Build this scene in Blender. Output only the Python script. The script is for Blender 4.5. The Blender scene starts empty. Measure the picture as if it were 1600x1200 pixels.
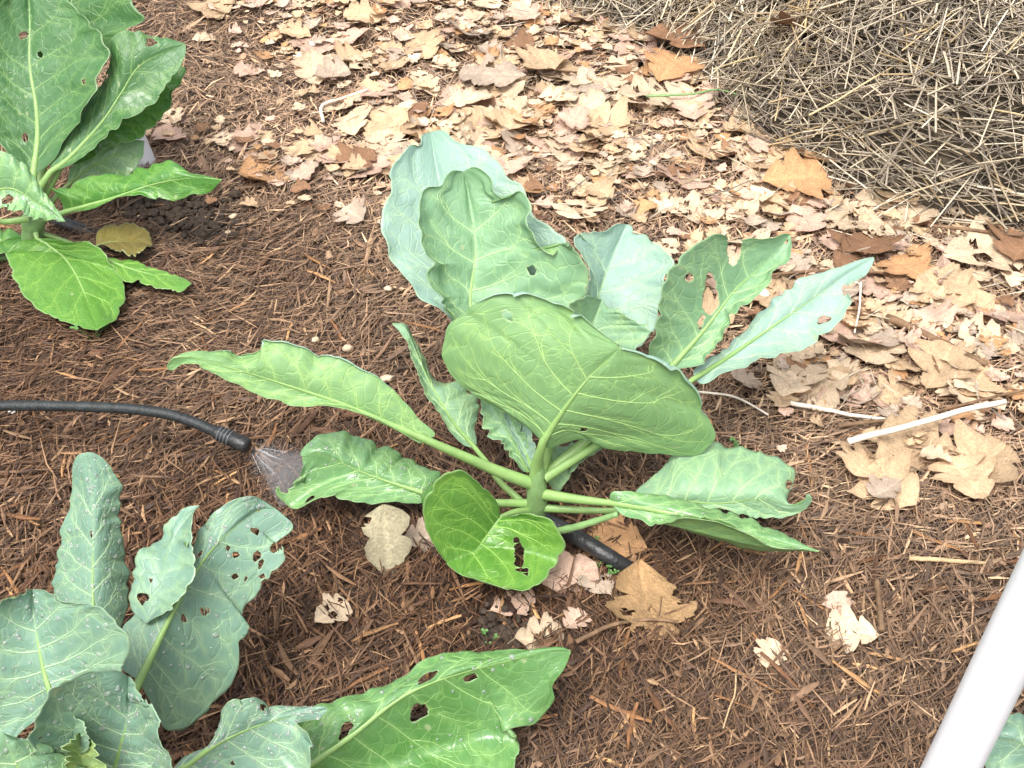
import bpy, math, random
import numpy as np
from mathutils import Vector

random.seed(7)
rng = np.random.default_rng(11)
R = math.radians
scene = bpy.context.scene
COL = scene.collection

# ------------------------------------------------------------------ camera
CAM_Z, PITCH, HFOV = 1.05, 40.0, 42.0
FPX = 800 / math.tan(R(HFOV / 2))                 # focal length in photo pixels (1600 wide)
cd = bpy.data.cameras.new('camera')
cd.sensor_width = 36
cd.lens = 18 / math.tan(R(HFOV / 2))
cd.clip_start, cd.clip_end = 0.02, 200
cam = bpy.data.objects.new('camera', cd)
cam.location = (0, 0, CAM_Z)
cam.rotation_euler = (R(90 - PITCH), 0, 0)
COL.objects.link(cam)
scene.camera = cam

# ------------------------------------------------------------------ world + sun (bright overcast)
SUN_EL, SUN_AZ = 62.0, 205.0                      # azimuth measured from +Y (behind the bed) towards +X
w = bpy.data.worlds.new('World'); scene.world = w
w.use_nodes = True
nt = w.node_tree; nt.nodes.clear()
sky = nt.nodes.new('ShaderNodeTexSky'); sky.sky_type = 'NISHITA'; sky.sun_disc = False
sky.sun_elevation = R(SUN_EL); sky.sun_rotation = R(SUN_AZ)
sky.air_density = 1.0; sky.dust_density = 6.0; sky.ozone_density = 1.0
hs = nt.nodes.new('ShaderNodeHueSaturation'); hs.inputs['Saturation'].default_value = 0.30   # cloud-white sky
bg = nt.nodes.new('ShaderNodeBackground'); bg.inputs['Strength'].default_value = 0.15
wo = nt.nodes.new('ShaderNodeOutputWorld')
nt.links.new(sky.outputs[0], hs.inputs['Color']); nt.links.new(hs.outputs[0], bg.inputs[0]); nt.links.new(bg.outputs[0], wo.inputs[0])
sl = bpy.data.lights.new('sun', 'SUN'); sl.energy = 1.5; sl.angle = R(28); sl.color = (1, 0.965, 0.91)
so = bpy.data.objects.new('sun', sl); COL.objects.link(so)
sd = Vector((math.sin(R(SUN_AZ)) * math.cos(R(SUN_EL)), math.cos(R(SUN_AZ)) * math.cos(R(SUN_EL)), math.sin(R(SUN_EL))))
so.rotation_euler = (-sd).to_track_quat('-Z', 'Y').to_euler(); so.location = (0, 0, 5)
vs = scene.view_settings
vs.view_transform = 'Standard'; vs.look = 'None'; vs.gamma = 1; vs.use_curve_mapping = False
vs.exposure = 1.0

# ------------------------------------------------------------------ helpers
CP, SP = math.cos(R(PITCH)), math.sin(R(PITCH))
FWD = np.array([0, CP, -SP]); UPV = np.array([0, SP, CP]); RGT = np.array([1.0, 0, 0])
CAM = np.array([0, 0, CAM_Z])

def at(px, py, Y):
    """world point seen at photo position px,py standing at depth Y"""
    dx = (np.asarray(px, float) - 800) / FPX; dy = (600 - np.asarray(py, float)) / FPX
    d = FWD + dx[..., None] * RGT + dy[..., None] * UPV
    t = np.asarray(Y, float) / d[..., 1]
    return CAM + d * t[..., None]

def proj(P):
    q = P - CAM
    z = q @ FWD
    return 800 + FPX * (q @ RGT) / z, 600 - FPX * (q @ UPV) / z

_nr = np.random.default_rng(5)
_ND = _nr.normal(size=(4, 10, 3)); _ND /= np.linalg.norm(_ND, axis=2, keepdims=True)
_NP = _nr.uniform(0, 6.28, size=(4, 10))
def noise(P, scale, ch=0, octaves=2):
    P = np.asarray(P, float); out = 0; a = 1.0; s = scale
    for o in range(octaves):
        ph = (P @ (_ND[(ch + o) % 4].T)) * s * 6.28 + _NP[(ch + o) % 4]
        out = out + a * np.sin(ph + 1.7 * np.sin(ph[..., ::-1] * 0.63 + 1.3)).sum(-1) / 5.0
        a *= 0.5; s *= 2.1
    return out

def hole_dips(X, Y):
    d = 0
    for px, py, r, dep in ((785, 972, .045, .030), (960, 850, .06, .016), (310, 345, .07, .012), (60, 540, .08, .012), (860, 835, .06, .010), (320, 1120, .06, .015)):
        c = at(px, py, 1.0); q = CAM + (c - CAM) * (CAM_Z / (CAM_Z - c[2]))
        d = d - dep * np.exp(-((X - q[0]) ** 2 + (Y - q[1]) ** 2) / r ** 2)
    return d
def ground_h(X, Y):
    X = np.asarray(X, float); Y = np.asarray(Y, float)
    P = np.stack([X, Y, 0 * X], -1)
    return 0.007 * noise(P, 1.3, 0) + 0.0035 * noise(P, 6.0, 1) + hole_dips(X, Y)

def gp(px, py, z=0.0):
    """point on the ground plane under a photo position"""
    dx = (px - 800) / FPX; dy = (600 - py) / FPX
    d = FWD + dx * RGT + dy * UPV
    t = (CAM_Z - z) / -d[2]
    p = CAM + d * t
    return p

def mesh_from(name, V, F, mats=(), fmat=None, smooth=True, attrs=None):
    me = bpy.data.meshes.new(name)
    V = np.asarray(V, np.float32)
    F = np.asarray(F, np.int32)
    k = F.shape[1]
    me.vertices.add(len(V)); me.vertices.foreach_set('co', V.ravel())
    me.loops.add(F.size); me.loops.foreach_set('vertex_index', F.ravel())
    me.polygons.add(len(F)); me.polygons.foreach_set('loop_start', np.arange(0, F.size, k, dtype=np.int32))
    me.update(calc_edges=True)
    if smooth: me.polygons.foreach_set('use_smooth', np.ones(len(F), bool))
    if fmat is not None: me.polygons.foreach_set('material_index', np.asarray(fmat, np.int32))
    for m in mats: me.materials.append(m)
    for an, (typ, data) in (attrs or {}).items():
        a = me.attributes.new(an, typ, 'POINT')
        a.data.foreach_set('vector' if typ == 'FLOAT_VECTOR' else ('color' if typ == 'FLOAT_COLOR' else 'value'), np.asarray(data, np.float32).ravel())
    me.validate()
    return me

def put(name, me, parent=None, loc=None, rot=None, scale=None):
    o = bpy.data.objects.new(name, me); COL.objects.link(o)
    if parent is not None: o.parent = parent
    if loc is not None: o.location = loc
    if rot is not None: o.rotation_euler = rot
    if scale is not None: o.scale = scale if hasattr(scale, '__len__') else (scale,) * 3
    return o

def tag(o, label=None, cat=None, group=None, kind=None):
    if label: o['label'] = label
    if cat: o['category'] = cat
    if group: o['group'] = group
    if kind: o['kind'] = kind
    return o

def spline(P, n=None, u=None):
    """Catmull-Rom through P, sampled at n even arc-length steps (or at fractions u)"""
    P = np.asarray(P, float)
    if len(P) == 2: P = np.array([P[0], (P[0] + P[1]) / 2, P[1]])
    E = np.vstack([2 * P[0] - P[1], P, 2 * P[-1] - P[-2]])
    out = []
    for i in range(1, len(E) - 2):
        t = np.linspace(0, 1, 14, endpoint=False)[:, None]
        a, b, c, d = E[i - 1], E[i], E[i + 1], E[i + 2]
        out.append(0.5 * (2 * b + (c - a) * t + (2 * a - 5 * b + 4 * c - d) * t ** 2 + (3 * b - a - 3 * c + d) * t ** 3))
    out.append(P[-1:]); Q = np.vstack(out)
    s = np.r_[0, np.cumsum(np.linalg.norm(np.diff(Q[:, :2] if Q.shape[1] == 3 and abs(Q[:, :2]).max() > 20 else Q, axis=0), axis=1))]
    s /= s[-1]
    if u is None: u = np.linspace(0, 1, n)
    return np.stack([np.interp(u, s, Q[:, k]) for k in range(Q.shape[1])], 1)

def tube(pts, rad, sides=6, flat=1.0, nrm=None, cap=True):
    """verts, quads of a tapered tube along pts"""
    pts = np.asarray(pts, float); n = len(pts)
    rad = np.broadcast_to(np.asarray(rad, float), (n,))
    T = np.gradient(pts, axis=0); T /= np.linalg.norm(T, axis=1, keepdims=True) + 1e-9
    ref = np.broadcast_to(np.array([0.13, 0.21, 1.0]) if nrm is None else nrm, (n, 3))
    S = np.cross(T, ref); S /= np.linalg.norm(S, axis=1, keepdims=True) + 1e-9
    N = np.cross(S, T)
    a = np.linspace(0, 2 * np.pi, sides, endpoint=False)
    V = pts[:, None, :] + rad[:, None, None] * (np.cos(a)[None, :, None] * S[:, None, :] + flat * np.sin(a)[None, :, None] * N[:, None, :])
    V = V.reshape(-1, 3)
    i = np.arange(n - 1)[:, None] * sides; j = np.arange(sides)[None, :]; j2 = (j + 1) % sides
    F = np.stack([i + j, i + j2, i + sides + j2, i + sides + j], -1).reshape(-1, 4)
    if cap:
        V = np.vstack([V, pts[:1], pts[-1:]]); c0, c1 = n * sides, n * sides + 1
        jj = np.arange(sides); k2 = (jj + 1) % sides; b = (n - 1) * sides
        F = np.vstack([F, np.stack([np.full(sides, c0), k2, jj, jj], -1)[:, [0, 1, 2, 2]], np.stack([np.full(sides, c1), b + jj, b + k2, b + k2], -1)])
    return V, F

def join(parts):
    Vs, Fs, o = [], [], 0
    for V, F in parts:
        Vs.append(V); Fs.append(F + o); o += len(V)
    return np.vstack(Vs), np.vstack(Fs)

def clean(V, F):
    """split quads holding a repeated index into triangles: returns vertex list and python faces"""
    return V, [tuple(dict.fromkeys(f)) for f in F.tolist()]

def poly_mesh(name, V, F, mats=(), smooth=True):
    me = bpy.data.meshes.new(name)
    V, f = clean(np.asarray(V), np.asarray(F))
    me.from_pydata(V.tolist(), [], f)
    if smooth: me.polygons.foreach_set('use_smooth', np.ones(len(me.polygons), bool))
    for m in mats: me.materials.append(m)
    me.update()
    return me

# ------------------------------------------------------------------ materials
def srgb(r, g, b):
    f = lambda c: (c / 255 / 12.92) if c / 255 <= 0.04045 else ((c / 255 + 0.055) / 1.055) ** 2.4
    return (f(r), f(g), f(b))

class NT:
    def __init__(s, name):
        s.m = bpy.data.materials.new(name); s.m.use_nodes = True
        s.t = s.m.node_tree; s.t.nodes.clear()
        s.out = s.t.nodes.new('ShaderNodeOutputMaterial')
    def n(s, typ, **kw):
        nd = s.t.nodes.new('ShaderNode' + typ)
        for k, v in kw.items():
            if k in nd.inputs: 
                nd.inputs[k].default_value = v
            else: setattr(nd, k, v)
        return nd
    def l(s, a, b): s.t.links.new(a, b)
    def mix(s, fac, a, b, blend='MIX'):
        m = s.n('Mix', data_type='RGBA', blend_type=blend)
        for sock, v in ((m.inputs[0], fac), (m.inputs[6], a), (m.inputs[7], b)):
            if isinstance(v, (int, float)): sock.default_value = v
            elif isinstance(v, tuple): sock.default_value = (*v[:3], 1)
            else: s.l(v, sock)
        return m.outputs[2]
    def rng(s, v, a, b, c=0.0, d=1.0):
        m = s.n('MapRange'); s.l(v, m.inputs[0])
        for i, x in enumerate((a, b, c, d)): m.inputs[i + 1].default_value = x
        return m.outputs[0]
    def math(s, op, a, b=0.0):
        m = s.n('Math', operation=op)
        for sock, v in ((m.inputs[0], a), (m.inputs[1], b)):
            if isinstance(v, (int, float)): sock.default_value = v
            else: s.l(v, sock)
        return m.outputs[0]
    def noise(s, vec, scale, detail=3, rough=0.5):
        x = s.n('TexNoise'); x.inputs['Scale'].default_value = scale; x.inputs['Detail'].default_value = detail; x.inputs['Roughness'].default_value = rough
        if vec is not None: s.l(vec, x.inputs['Vector'])
        return x.outputs[0]
    def attr(s, name):
        return s.n('Attribute', attribute_name=name)
    def bump(s, h, strength, dist):
        b = s.n('Bump'); b.inputs['Strength'].default_value = strength; b.inputs['Distance'].default_value = dist
        s.l(h, b.inputs['Height']); return b.outputs[0]

def simple_mat(name, col, rough=0.5, spec=0.5, var=0.15, scale=40, bump=0.0, bscale=200, trans=0.0):
    t = NT(name)
    tc = t.n('TexCoord').outputs['Object']
    nz = t.noise(tc, scale, 4, 0.6)
    c = t.mix(t.rng(nz, 0.3, 0.7), tuple(x * (1 - var) for x in col), tuple(min(1, x * (1 + var)) for x in col))
    p = t.n('BsdfPrincipled'); p.inputs['Roughness'].default_value = rough; p.inputs['Specular IOR Level'].default_value = spec
    t.l(c, p.inputs['Base Color'])
    if bump: t.l(t.bump(t.noise(tc, bscale, 3), bump, 0.002), p.inputs['Normal'])
    if trans: p.inputs['Transmission Weight'].default_value = trans; p.inputs['IOR'].default_value = 1.33
    t.l(p.outputs[0], t.out.inputs[0])
    return t.m

# leaf blade colours: body, mottling, vein tint, wetness
LEAFC = {
    'blue':   ((0.320, 0.480, 0.410), (0.270, 0.430, 0.355), 0.15, 0.52),
    'green':  ((0.180, 0.345, 0.175), (0.225, 0.395, 0.235), 0.15, 0.50),
    'wetmid': ((0.095, 0.245, 0.055), (0.150, 0.315, 0.125), 0.85, 0.32),
    'mid':    ((0.058, 0.160, 0.048), (0.092, 0.210, 0.090), 0.30, 0.45),
    'under':  ((0.175, 0.335, 0.125), (0.205, 0.370, 0.155), 0.10, 0.55),
    'bright': ((0.090, 0.240, 0.030), (0.125, 0.29, 0.060), 0.55, 0.40),
    'deep':   ((0.060, 0.195, 0.026), (0.09, 0.245, 0.055), 0.60, 0.38),
    'wet':    ((0.150, 0.325, 0.110), (0.200, 0.38, 0.190), 0.80, 0.32),
    'dusk':   ((0.170, 0.305, 0.220), (0.210, 0.355, 0.270), 0.35, 0.45),
    'pale':   ((0.205, 0.365, 0.205), (0.235, 0.40, 0.245), 0.10, 0.52),
    'yellow': ((0.23, 0.20, 0.035), (0.13, 0.10, 0.03), 0.2, 0.5),
    'inner':  ((0.24, 0.37, 0.13), (0.30, 0.43, 0.19), 0.3, 0.45),
}
_lm = {}
def leaf_mat(kind):
    if kind in _lm: return _lm[kind]
    c0, c1, wet, rough = LEAFC[kind]
    t = NT('leaf_' + kind)
    lc = t.attr('leafco').outputs['Vector']
    rim = t.attr('rim').outputs['Fac']; vd = t.attr('vd').outputs['Fac']
    big = t.noise(lc, 9, 4, 0.55)
    col = t.mix(t.rng(big, 0.35, 0.68), c0, c1)
    bl = t.noise(lc, 30, 5, 0.7)
    col = t.mix(t.math('MULTIPLY', t.rng(bl, 0.48, 0.75), 0.45), col, tuple(x * .78 for x in c0))
    fine = t.noise(lc, 160, 3, 0.6)
    col = t.mix(t.math('MULTIPLY', t.rng(fine, 0.35, 0.75), 0.35), col, tuple(x * 1.22 for x in c1))
    # smallest vein net
    vo = t.n('TexVoronoi', feature='DISTANCE_TO_EDGE'); vo.inputs['Scale'].default_value = 75
    wz = t.n('TexNoise'); wz.inputs['Scale'].default_value = 35; t.l(lc, wz.inputs['Vector'])
    wv = t.n('MixRGB'); wv.blend_type = 'ADD'; wv.inputs[0].default_value = 0.02; t.l(lc, wv.inputs[1]); t.l(wz.outputs['Color'], wv.inputs[2])
    t.l(wv.outputs[0], vo.inputs['Vector'])
    net = t.rng(vo.outputs['Distance'], 0.0, 0.07, 1.0, 0.0)
    vc = (min(1, c1[0] * 1.5 + .06), min(1, c1[1] * 1.35 + .07), c1[2] * 1.05 + .01)
    col = t.mix(t.math('MULTIPLY', net, 0.30), col, vc)
    col = t.mix(t.math('MULTIPLY', vd, 0.40), col, vc)
    # feeding specks, pale scars
    sp = t.n('TexVoronoi'); sp.inputs['Scale'].default_value = 48; sp.inputs['Randomness'].default_value = 1; t.l(lc, sp.inputs['Vector'])
    keep = t.math('GREATER_THAN', t.n('SeparateColor').outputs[0], 0.83)
    sc = t.t.nodes[-1]
    sepc = [n for n in t.t.nodes if n.bl_idname == 'ShaderNodeSeparateColor'][-1]; t.l(sp.outputs['Color'], sepc.inputs[0])
    speck = t.math('MULTIPLY', t.rng(sp.outputs['Distance'], 0.10, 0.16, 1, 0), keep)
    col = t.mix(t.math('MULTIPLY', speck, 0.65), col, (0.42, 0.48, 0.27))
    col = t.mix(t.math('MULTIPLY', rim, 0.35), col, (0.45, 0.56, 0.30))
    p = t.n('BsdfPrincipled'); t.l(col, p.inputs['Base Color'])
    wetn = t.rng(t.noise(lc, 22, 4, 0.65), 0.46, 0.60)
    ro = t.math('SUBTRACT', rough, t.math('MULTIPLY', t.math('MULTIPLY', wetn, wet), rough * 0.75))
    t.l(t.math('MULTIPLY', wetn, wet * .7), p.inputs['Coat Weight']); p.inputs['Coat Roughness'].default_value = .13
    t.l(ro, p.inputs['Roughness']); p.inputs['Specular IOR Level'].default_value = 0.5
    h = t.math('ADD', t.math('MULTIPLY', fine, 0.4), t.math('MULTIPLY', net, -0.6))
    h2 = t.math('ADD', h, t.math('MULTIPLY', t.noise(lc, 45, 3, 0.6), 1.2))
    t.l(t.bump(h2, 0.32, 0.0025), p.inputs['Normal'])
    tr = t.n('BsdfTranslucent'); t.l(t.mix(0.4, col, (0.22, 0.40, 0.08)), tr.inputs[0])
    mx = t.n('MixShader'); mx.inputs[0].default_value = 0.26
    t.l(p.outputs[0], mx.inputs[1]); t.l(tr.outputs[0], mx.inputs[2]); t.l(mx.outputs[0], t.out.inputs[0])
    _lm[kind] = t.m
    return t.m

_vm = {}
def vein_mat(kind):
    if kind not in _vm:
        c = LEAFC[kind][1]
        _vm[kind] = simple_mat('vein_' + kind, (c[0] * 1.30 + .06, c[1] * 1.15 + .07, c[2] * 1.05 + .02), 0.45, 0.5, 0.12, 60)
    return _vm[kind]
RIB = simple_mat('rib', (0.22, 0.36, 0.115), 0.42, 0.5, 0.15, 40, 0.2, 300)
STEM = simple_mat('stalk', (0.17, 0.29, 0.11), 0.45, 0.5, 0.2, 60, 0.4, 150)
BLACK = simple_mat('black_poly', (0.018, 0.019, 0.020), 0.42, 0.5, 0.5, 90, 0.5, 260)
DUSTY = simple_mat('dusty_rubber', (0.016, 0.020, 0.021), 0.55, 0.45, 0.6, 120, 0.5, 300)
RIDGE = simple_mat('nozzle_grey', (0.10, 0.11, 0.12), 0.4, 0.5, 0.2, 80)
PVC = simple_mat('white_pvc', (0.60, 0.60, 0.62), 0.38, 0.4, 0.06, 14, 0.15, 120)
STONE = simple_mat('pale_stone', (0.50, 0.40, 0.28), 0.8, 0.3, 0.3, 90, 0.6, 200)
TWIG = simple_mat('twig_bark', (0.17, 0.105, 0.06), 0.8, 0.3, 0.45, 60, 0.8, 220)
REED = simple_mat('bleached_reed', (0.66, 0.60, 0.50), 0.6, 0.3, 0.12, 60, 0.4, 260)
TWIG2 = simple_mat('split_wood', (0.42, 0.30, 0.17), 0.75, 0.3, 0.3, 60, 0.8, 220)
SPROUT = simple_mat('sprout_green', (0.08, 0.19, 0.045), 0.45, 0.5, 0.2, 90)
DROP = simple_mat('water_drop', (0.97, 0.99, 0.98), 0.03, 0.55, 0.0, 10, trans=0.86)

def attr_mat(name, rough=0.75, spec=0.3, var=0.35, scale=150, bump=0.5, bdist=0.0015, trans=0.0, objvar=0.0, stretch=None):
    t = NT(name)
    c = t.attr('col').outputs['Color']
    tc = t.n('TexCoord').outputs['Object']
    if stretch:
        mp = t.n('Mapping'); mp.inputs['Scale'].default_value = stretch; t.l(tc, mp.inputs[0]); tc = mp.outputs[0]
    nz = t.noise(tc, scale, 4, 0.6)
    k = t.rng(nz, 0.25, 0.75, 1 - var, 1 + var)
    if objvar:
        r = t.n('ObjectInfo').outputs['Random']
        k = t.math('MULTIPLY', k, t.rng(r, 0, 1, 1 - objvar, 1 + objvar))
    kc = t.n('CombineColor')
    for i in range(3): t.l(k, kc.inputs[i])
    col = t.mix(1.0, c, kc.outputs[0], 'MULTIPLY')
    if 'dry' in name:
        b2 = t.noise(tc, scale * .35, 5, .7)
        col = t.mix(t.math('MULTIPLY', t.rng(b2, .56, .74), .42), col, (.17, .115, .075))
    p = t.n('BsdfPrincipled'); p.inputs['Roughness'].default_value = rough; p.inputs['Specular IOR Level'].default_value = spec
    t.l(col, p.inputs['Base Color'])
    if bump: t.l(t.bump(nz, bump, bdist), p.inputs['Normal'])
    if trans:
        tr = t.n('BsdfTranslucent'); t.l(col, tr.inputs[0]); mx = t.n('MixShader'); mx.inputs[0].default_value = trans
        t.l(p.outputs[0], mx.inputs[1]); t.l(tr.outputs[0], mx.inputs[2]); t.l(mx.outputs[0], t.out.inputs[0])
    else: t.l(p.outputs[0], t.out.inputs[0])
    return t.m
MULCH = attr_mat('mulch_shreds', 0.62, 0.35, 0.30, 260, 0.4)
SHRED = attr_mat('wood_shred', 0.68, 0.3, 0.40, 120, 0.8, 0.002, objvar=0.35)
STRAW = attr_mat('straw', 0.55, 0.35, 0.18, 200, 0.2)
STRAWO = attr_mat('straw_single', 0.55, 0.35, 0.18, 200, 0.2, objvar=0.22)
DRY = attr_mat('dry_leaf', 0.75, 0.25, 0.22, 26, 0.4, 0.015, trans=0.12, objvar=0.13)
DRYS = attr_mat('dry_leaf_litter', 0.75, 0.25, 0.25, 320, 0.7, 0.0015, trans=0.12)

# ------------------------------------------------------------------ ground
def damp_shade(X, Y):
    """mulch moisture from the emitters, plus shade painted in under the middle collard: 1 darkest, 0 dry"""
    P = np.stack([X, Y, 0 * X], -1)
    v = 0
    for px, py, r, a in ((430, 900, .42, 1.0), (760, 960, .20, 1.15), (900, 860, .16, 1.1), (1020, 880, .12, 1.0), (760, 980, .30, .9), (40, 600, .40, .9), (250, 1150, .35, 1.0), (1000, 900, .22, .9), (1100, 1150, .40, .65), (150, 430, .22, .7), (640, 660, .22, .6)):  # spots around the middle collard also paint its shade onto the mulch
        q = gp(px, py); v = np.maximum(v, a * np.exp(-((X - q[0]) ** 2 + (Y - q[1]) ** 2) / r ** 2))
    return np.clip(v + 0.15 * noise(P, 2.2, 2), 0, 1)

t = NT('mulch_floor')
gt = t.n('TexCoord').outputs['Object']
n1 = t.noise(gt, 14, 5, 0.65); n2 = t.noise(gt, 130, 4, 0.7)
gc = t.mix(t.rng(n1, 0.3, 0.7), (0.030, 0.018, 0.012), (0.065, 0.036, 0.022))
gc = t.mix(t.math('MULTIPLY', t.rng(n2, 0.45, 0.7), 0.6), gc, (0.11, 0.065, 0.038))
gpn = t.n('BsdfPrincipled'); gpn.inputs['Roughness'].default_value = 0.8; t.l(gc, gpn.inputs['Base Color'])
t.l(t.bump(n2, 1.0, 0.008), gpn.inputs['Normal']); t.l(gpn.outputs[0], t.out.inputs[0])
xs = np.r_[np.linspace(-40, -2.2, 12)[:-1], np.arange(-2.2, 2.201, 0.0125), np.linspace(2.2, 40, 12)[1:]]
ys = np.r_[np.linspace(-20, 0.2, 8)[:-1], np.arange(0.2, 3.4, 0.0125), np.linspace(3.4, 60, 14)[1:]]
GX, GY = np.meshgrid(xs, ys)
GZ = ground_h(GX, GY)
nx_, ny_ = len(xs), len(ys)
idx = np.arange(nx_ * ny_).reshape(ny_, nx_)
GF = np.stack([idx[:-1, :-1], idx[:-1, 1:], idx[1:, 1:], idx[1:, :-1]], -1).reshape(-1, 4)
ground = put('ground', mesh_from('ground', np.stack([GX, GY, GZ], -1).reshape(-1, 3), GF, [t.m]))
tag(ground, 'dark brown garden bed soil under the shredded mulch', kind='structure')

# zones traced on the ground plane
def poly_mask(X, Y, poly):
    ins = np.zeros(X.shape, bool)
    n = len(poly)
    for i in range(n):
        x0, y0 = poly[i]; x1, y1 = poly[(i + 1) % n]
        c = ((y0 > Y) != (y1 > Y)) & (X < (x1 - x0) * (Y - y0) / (y1 - y0 + 1e-12) + x0)
        ins ^= c
    return ins
def gpoly(pp): return [tuple(gp(x, y)[:2]) for x, y in pp]
PATH = gpoly([(350, -120), (340, -10), (430, 50), (440, 120), (470, 170), (380, 190), (270, 195), (270, 235), (420, 295), (600, 315), (720, 330), (900, 350), (1010, 390), (1150, 440), (1185, 560), (1230, 640), (1340, 680), (1390, 760), (1480, 760), (1620, 790), (1760, 800), (1760, -120)])
FRONT = [tuple(gp(x, y)[:2]) for x, y in ((700, -110), (850, 8), (960, 52), (1070, 84), (1120, 130), (1175, 205), (1330, 300), (1450, 345), (1620, 372), (1800, 390), (2100, 400))]

def heap_d(X, Y):
    """signed distance behind the front edge of the straw heap"""
    best = np.full(X.shape, 9.0); sign = np.ones(X.shape)
    for (x0, y0), (x1, y1) in zip(FRONT[:-1], FRONT[1:]):
        dx, dy = x1 - x0, y1 - y0; L2 = dx * dx + dy * dy
        s = np.clip(((X - x0) * dx + (Y - y0) * dy) / L2, 0, 1)
        d = np.hypot(X - x0 - s * dx, Y - y0 - s * dy)
        cr = dx * (Y - y0) - dy * (X - x0)
        m = d < best
        best = np.where(m, d, best); sign = np.where(m, np.sign(cr), sign)
    return best * sign
def heap_h(X, Y):
    d = heap_d(X, Y)
    P = np.stack([X, Y, 0 * X], -1)
    s = np.clip(d / 0.34, 0, 1); s = 1 - (1 - s) ** 4.5
    H = 0.11 + 0.20 * np.clip((X - 0.25) / 0.5, 0, 1)
    return np.where(d > 0, s * H * (1 + 0.16 * noise(P, 1.6, 3)) + 0.032 * noise(P, 3.2, 1) * s, -0.02)

# ------------------------------------------------------------------ mulch shreds (uncountable)
def strands(n, X, Y, Z, length, width, yaw, tilt, bend, col, thick=0.35):
    """n arched slivers: 3 rings of 3 points"""
    s = np.array([-0.5, 0.0, 0.5])
    d = np.stack([np.cos(yaw) * np.cos(tilt), np.sin(yaw) * np.cos(tilt), np.sin(tilt)], -1)
    side = np.stack([-np.sin(yaw), np.cos(yaw), np.zeros(n)], -1)
    up = np.cross(d, side)
    roll = rng.normal(0, 0.35, n)
    s2 = side * np.cos(roll)[:, None] + up * np.sin(roll)[:, None]
    u2 = np.cross(d, s2)
    C = np.stack([X, Y, Z], -1)
    V = np.zeros((n, 3, 3, 3))
    wr = np.array([0.45, 1.0, 0.35])
    for i in range(3):
        c = C + d * (length * s[i])[:, None] + s2 * (bend * (4 * s[i] ** 2))[:, None] - np.array([0, 0, 1.0]) * 0
        for j, (a, b) in enumerate(((-0.5, 0), (0.0, thick), (0.5, 0))):
            V[:, i, j] = c + s2 * (a * width * wr[i])[:, None] + u2 * (b * width * wr[i])[:, None]
    base = np.arange(n)[:, None] * 9
    q = np.array([[i * 3 + j, i * 3 + j + 1, (i + 1) * 3 + j + 1, (i + 1) * 3 + j] for i in range(2) for j in range(2)])
    F = (base[:, :, None] + q[None]).reshape(-1, 4)
    CA = np.ones((n, 9, 4)); CA[:, :, :3] = col[:, None, :]
    return V.reshape(-1, 3), F, CA.reshape(-1, 4)

def path_soft(X, Y):
    """0 in the bed, 1 on the dry leafy path, blending over some 15 cm"""
    a = 0
    for dx, dy in ((0, 0), (.07, 0), (-.07, 0), (0, .08), (0, -.08), (.12, .10), (-.12, .10), (.10, -.13), (-.10, -.13)):
        a = a + poly_mask(X + dx, Y + dy, PATH)
    return a / 9.0

def field_points(n, far=2.9, near=0.42, margin=1.5):
    """points spread over the ground in view, and some way beyond the frame"""
    Y = np.sqrt(rng.uniform(0, 1, n) * (far ** 2 - near ** 2) + near ** 2) if False else rng.uniform(near, far, n)
    half = (Y * CP + CAM_Z * SP) * math.tan(R(HFOV / 2)) * margin
    X = rng.uniform(-1, 1, n) * half.max()
    k = np.abs(X) < half
    return X[k], Y[k]

BROWNS = np.array([srgb(92, 64, 42), srgb(114, 80, 50), srgb(136, 99, 64), srgb(162, 122, 80), srgb(78, 52, 36), srgb(192, 152, 104), srgb(120, 82, 50), srgb(146, 110, 76)])
def mulch_cols(X, Y, n):
    k = rng.choice(len(BROWNS), n, p=[.17, .2, .18, .12, .12, .05, .1, .06])
    c = BROWNS[k] * rng.uniform(0.7, 1.25, (n, 1))
    wv = damp_shade(X, Y)[:, None]
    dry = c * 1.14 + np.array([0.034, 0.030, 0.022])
    wet_shade = c * np.array([0.52, 0.46, 0.42])  # tone for moist mulch and for the shade painted under the plant
    pd = path_soft(X, Y)[:, None]
    g_ = dry.mean(1, keepdims=True)
    dry = dry * .62 + g_ * np.array([1.13, 1.0, .84]) * .38
    dry = dry * (1 + .55 * pd) + np.array([.05, .04, .032]) * pd
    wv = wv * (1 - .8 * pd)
    return dry * (1 - wv) + (wet_shade * .8 + wet_shade.mean(1, keepdims=True) * np.array([1.12, 1, .88]) * .2) * wv

X, Y = field_points(455000)
hp = heap_d(X, Y)
k = hp < 0.06
path = poly_mask(X, Y, PATH)
k &= rng.uniform(0, 1, len(X)) < np.where(path, 0.85, 1.0) * np.interp(Y, [0.4, 1.1, 2.0, 2.9], [1.0, 0.92, 0.62, 0.5])
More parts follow.
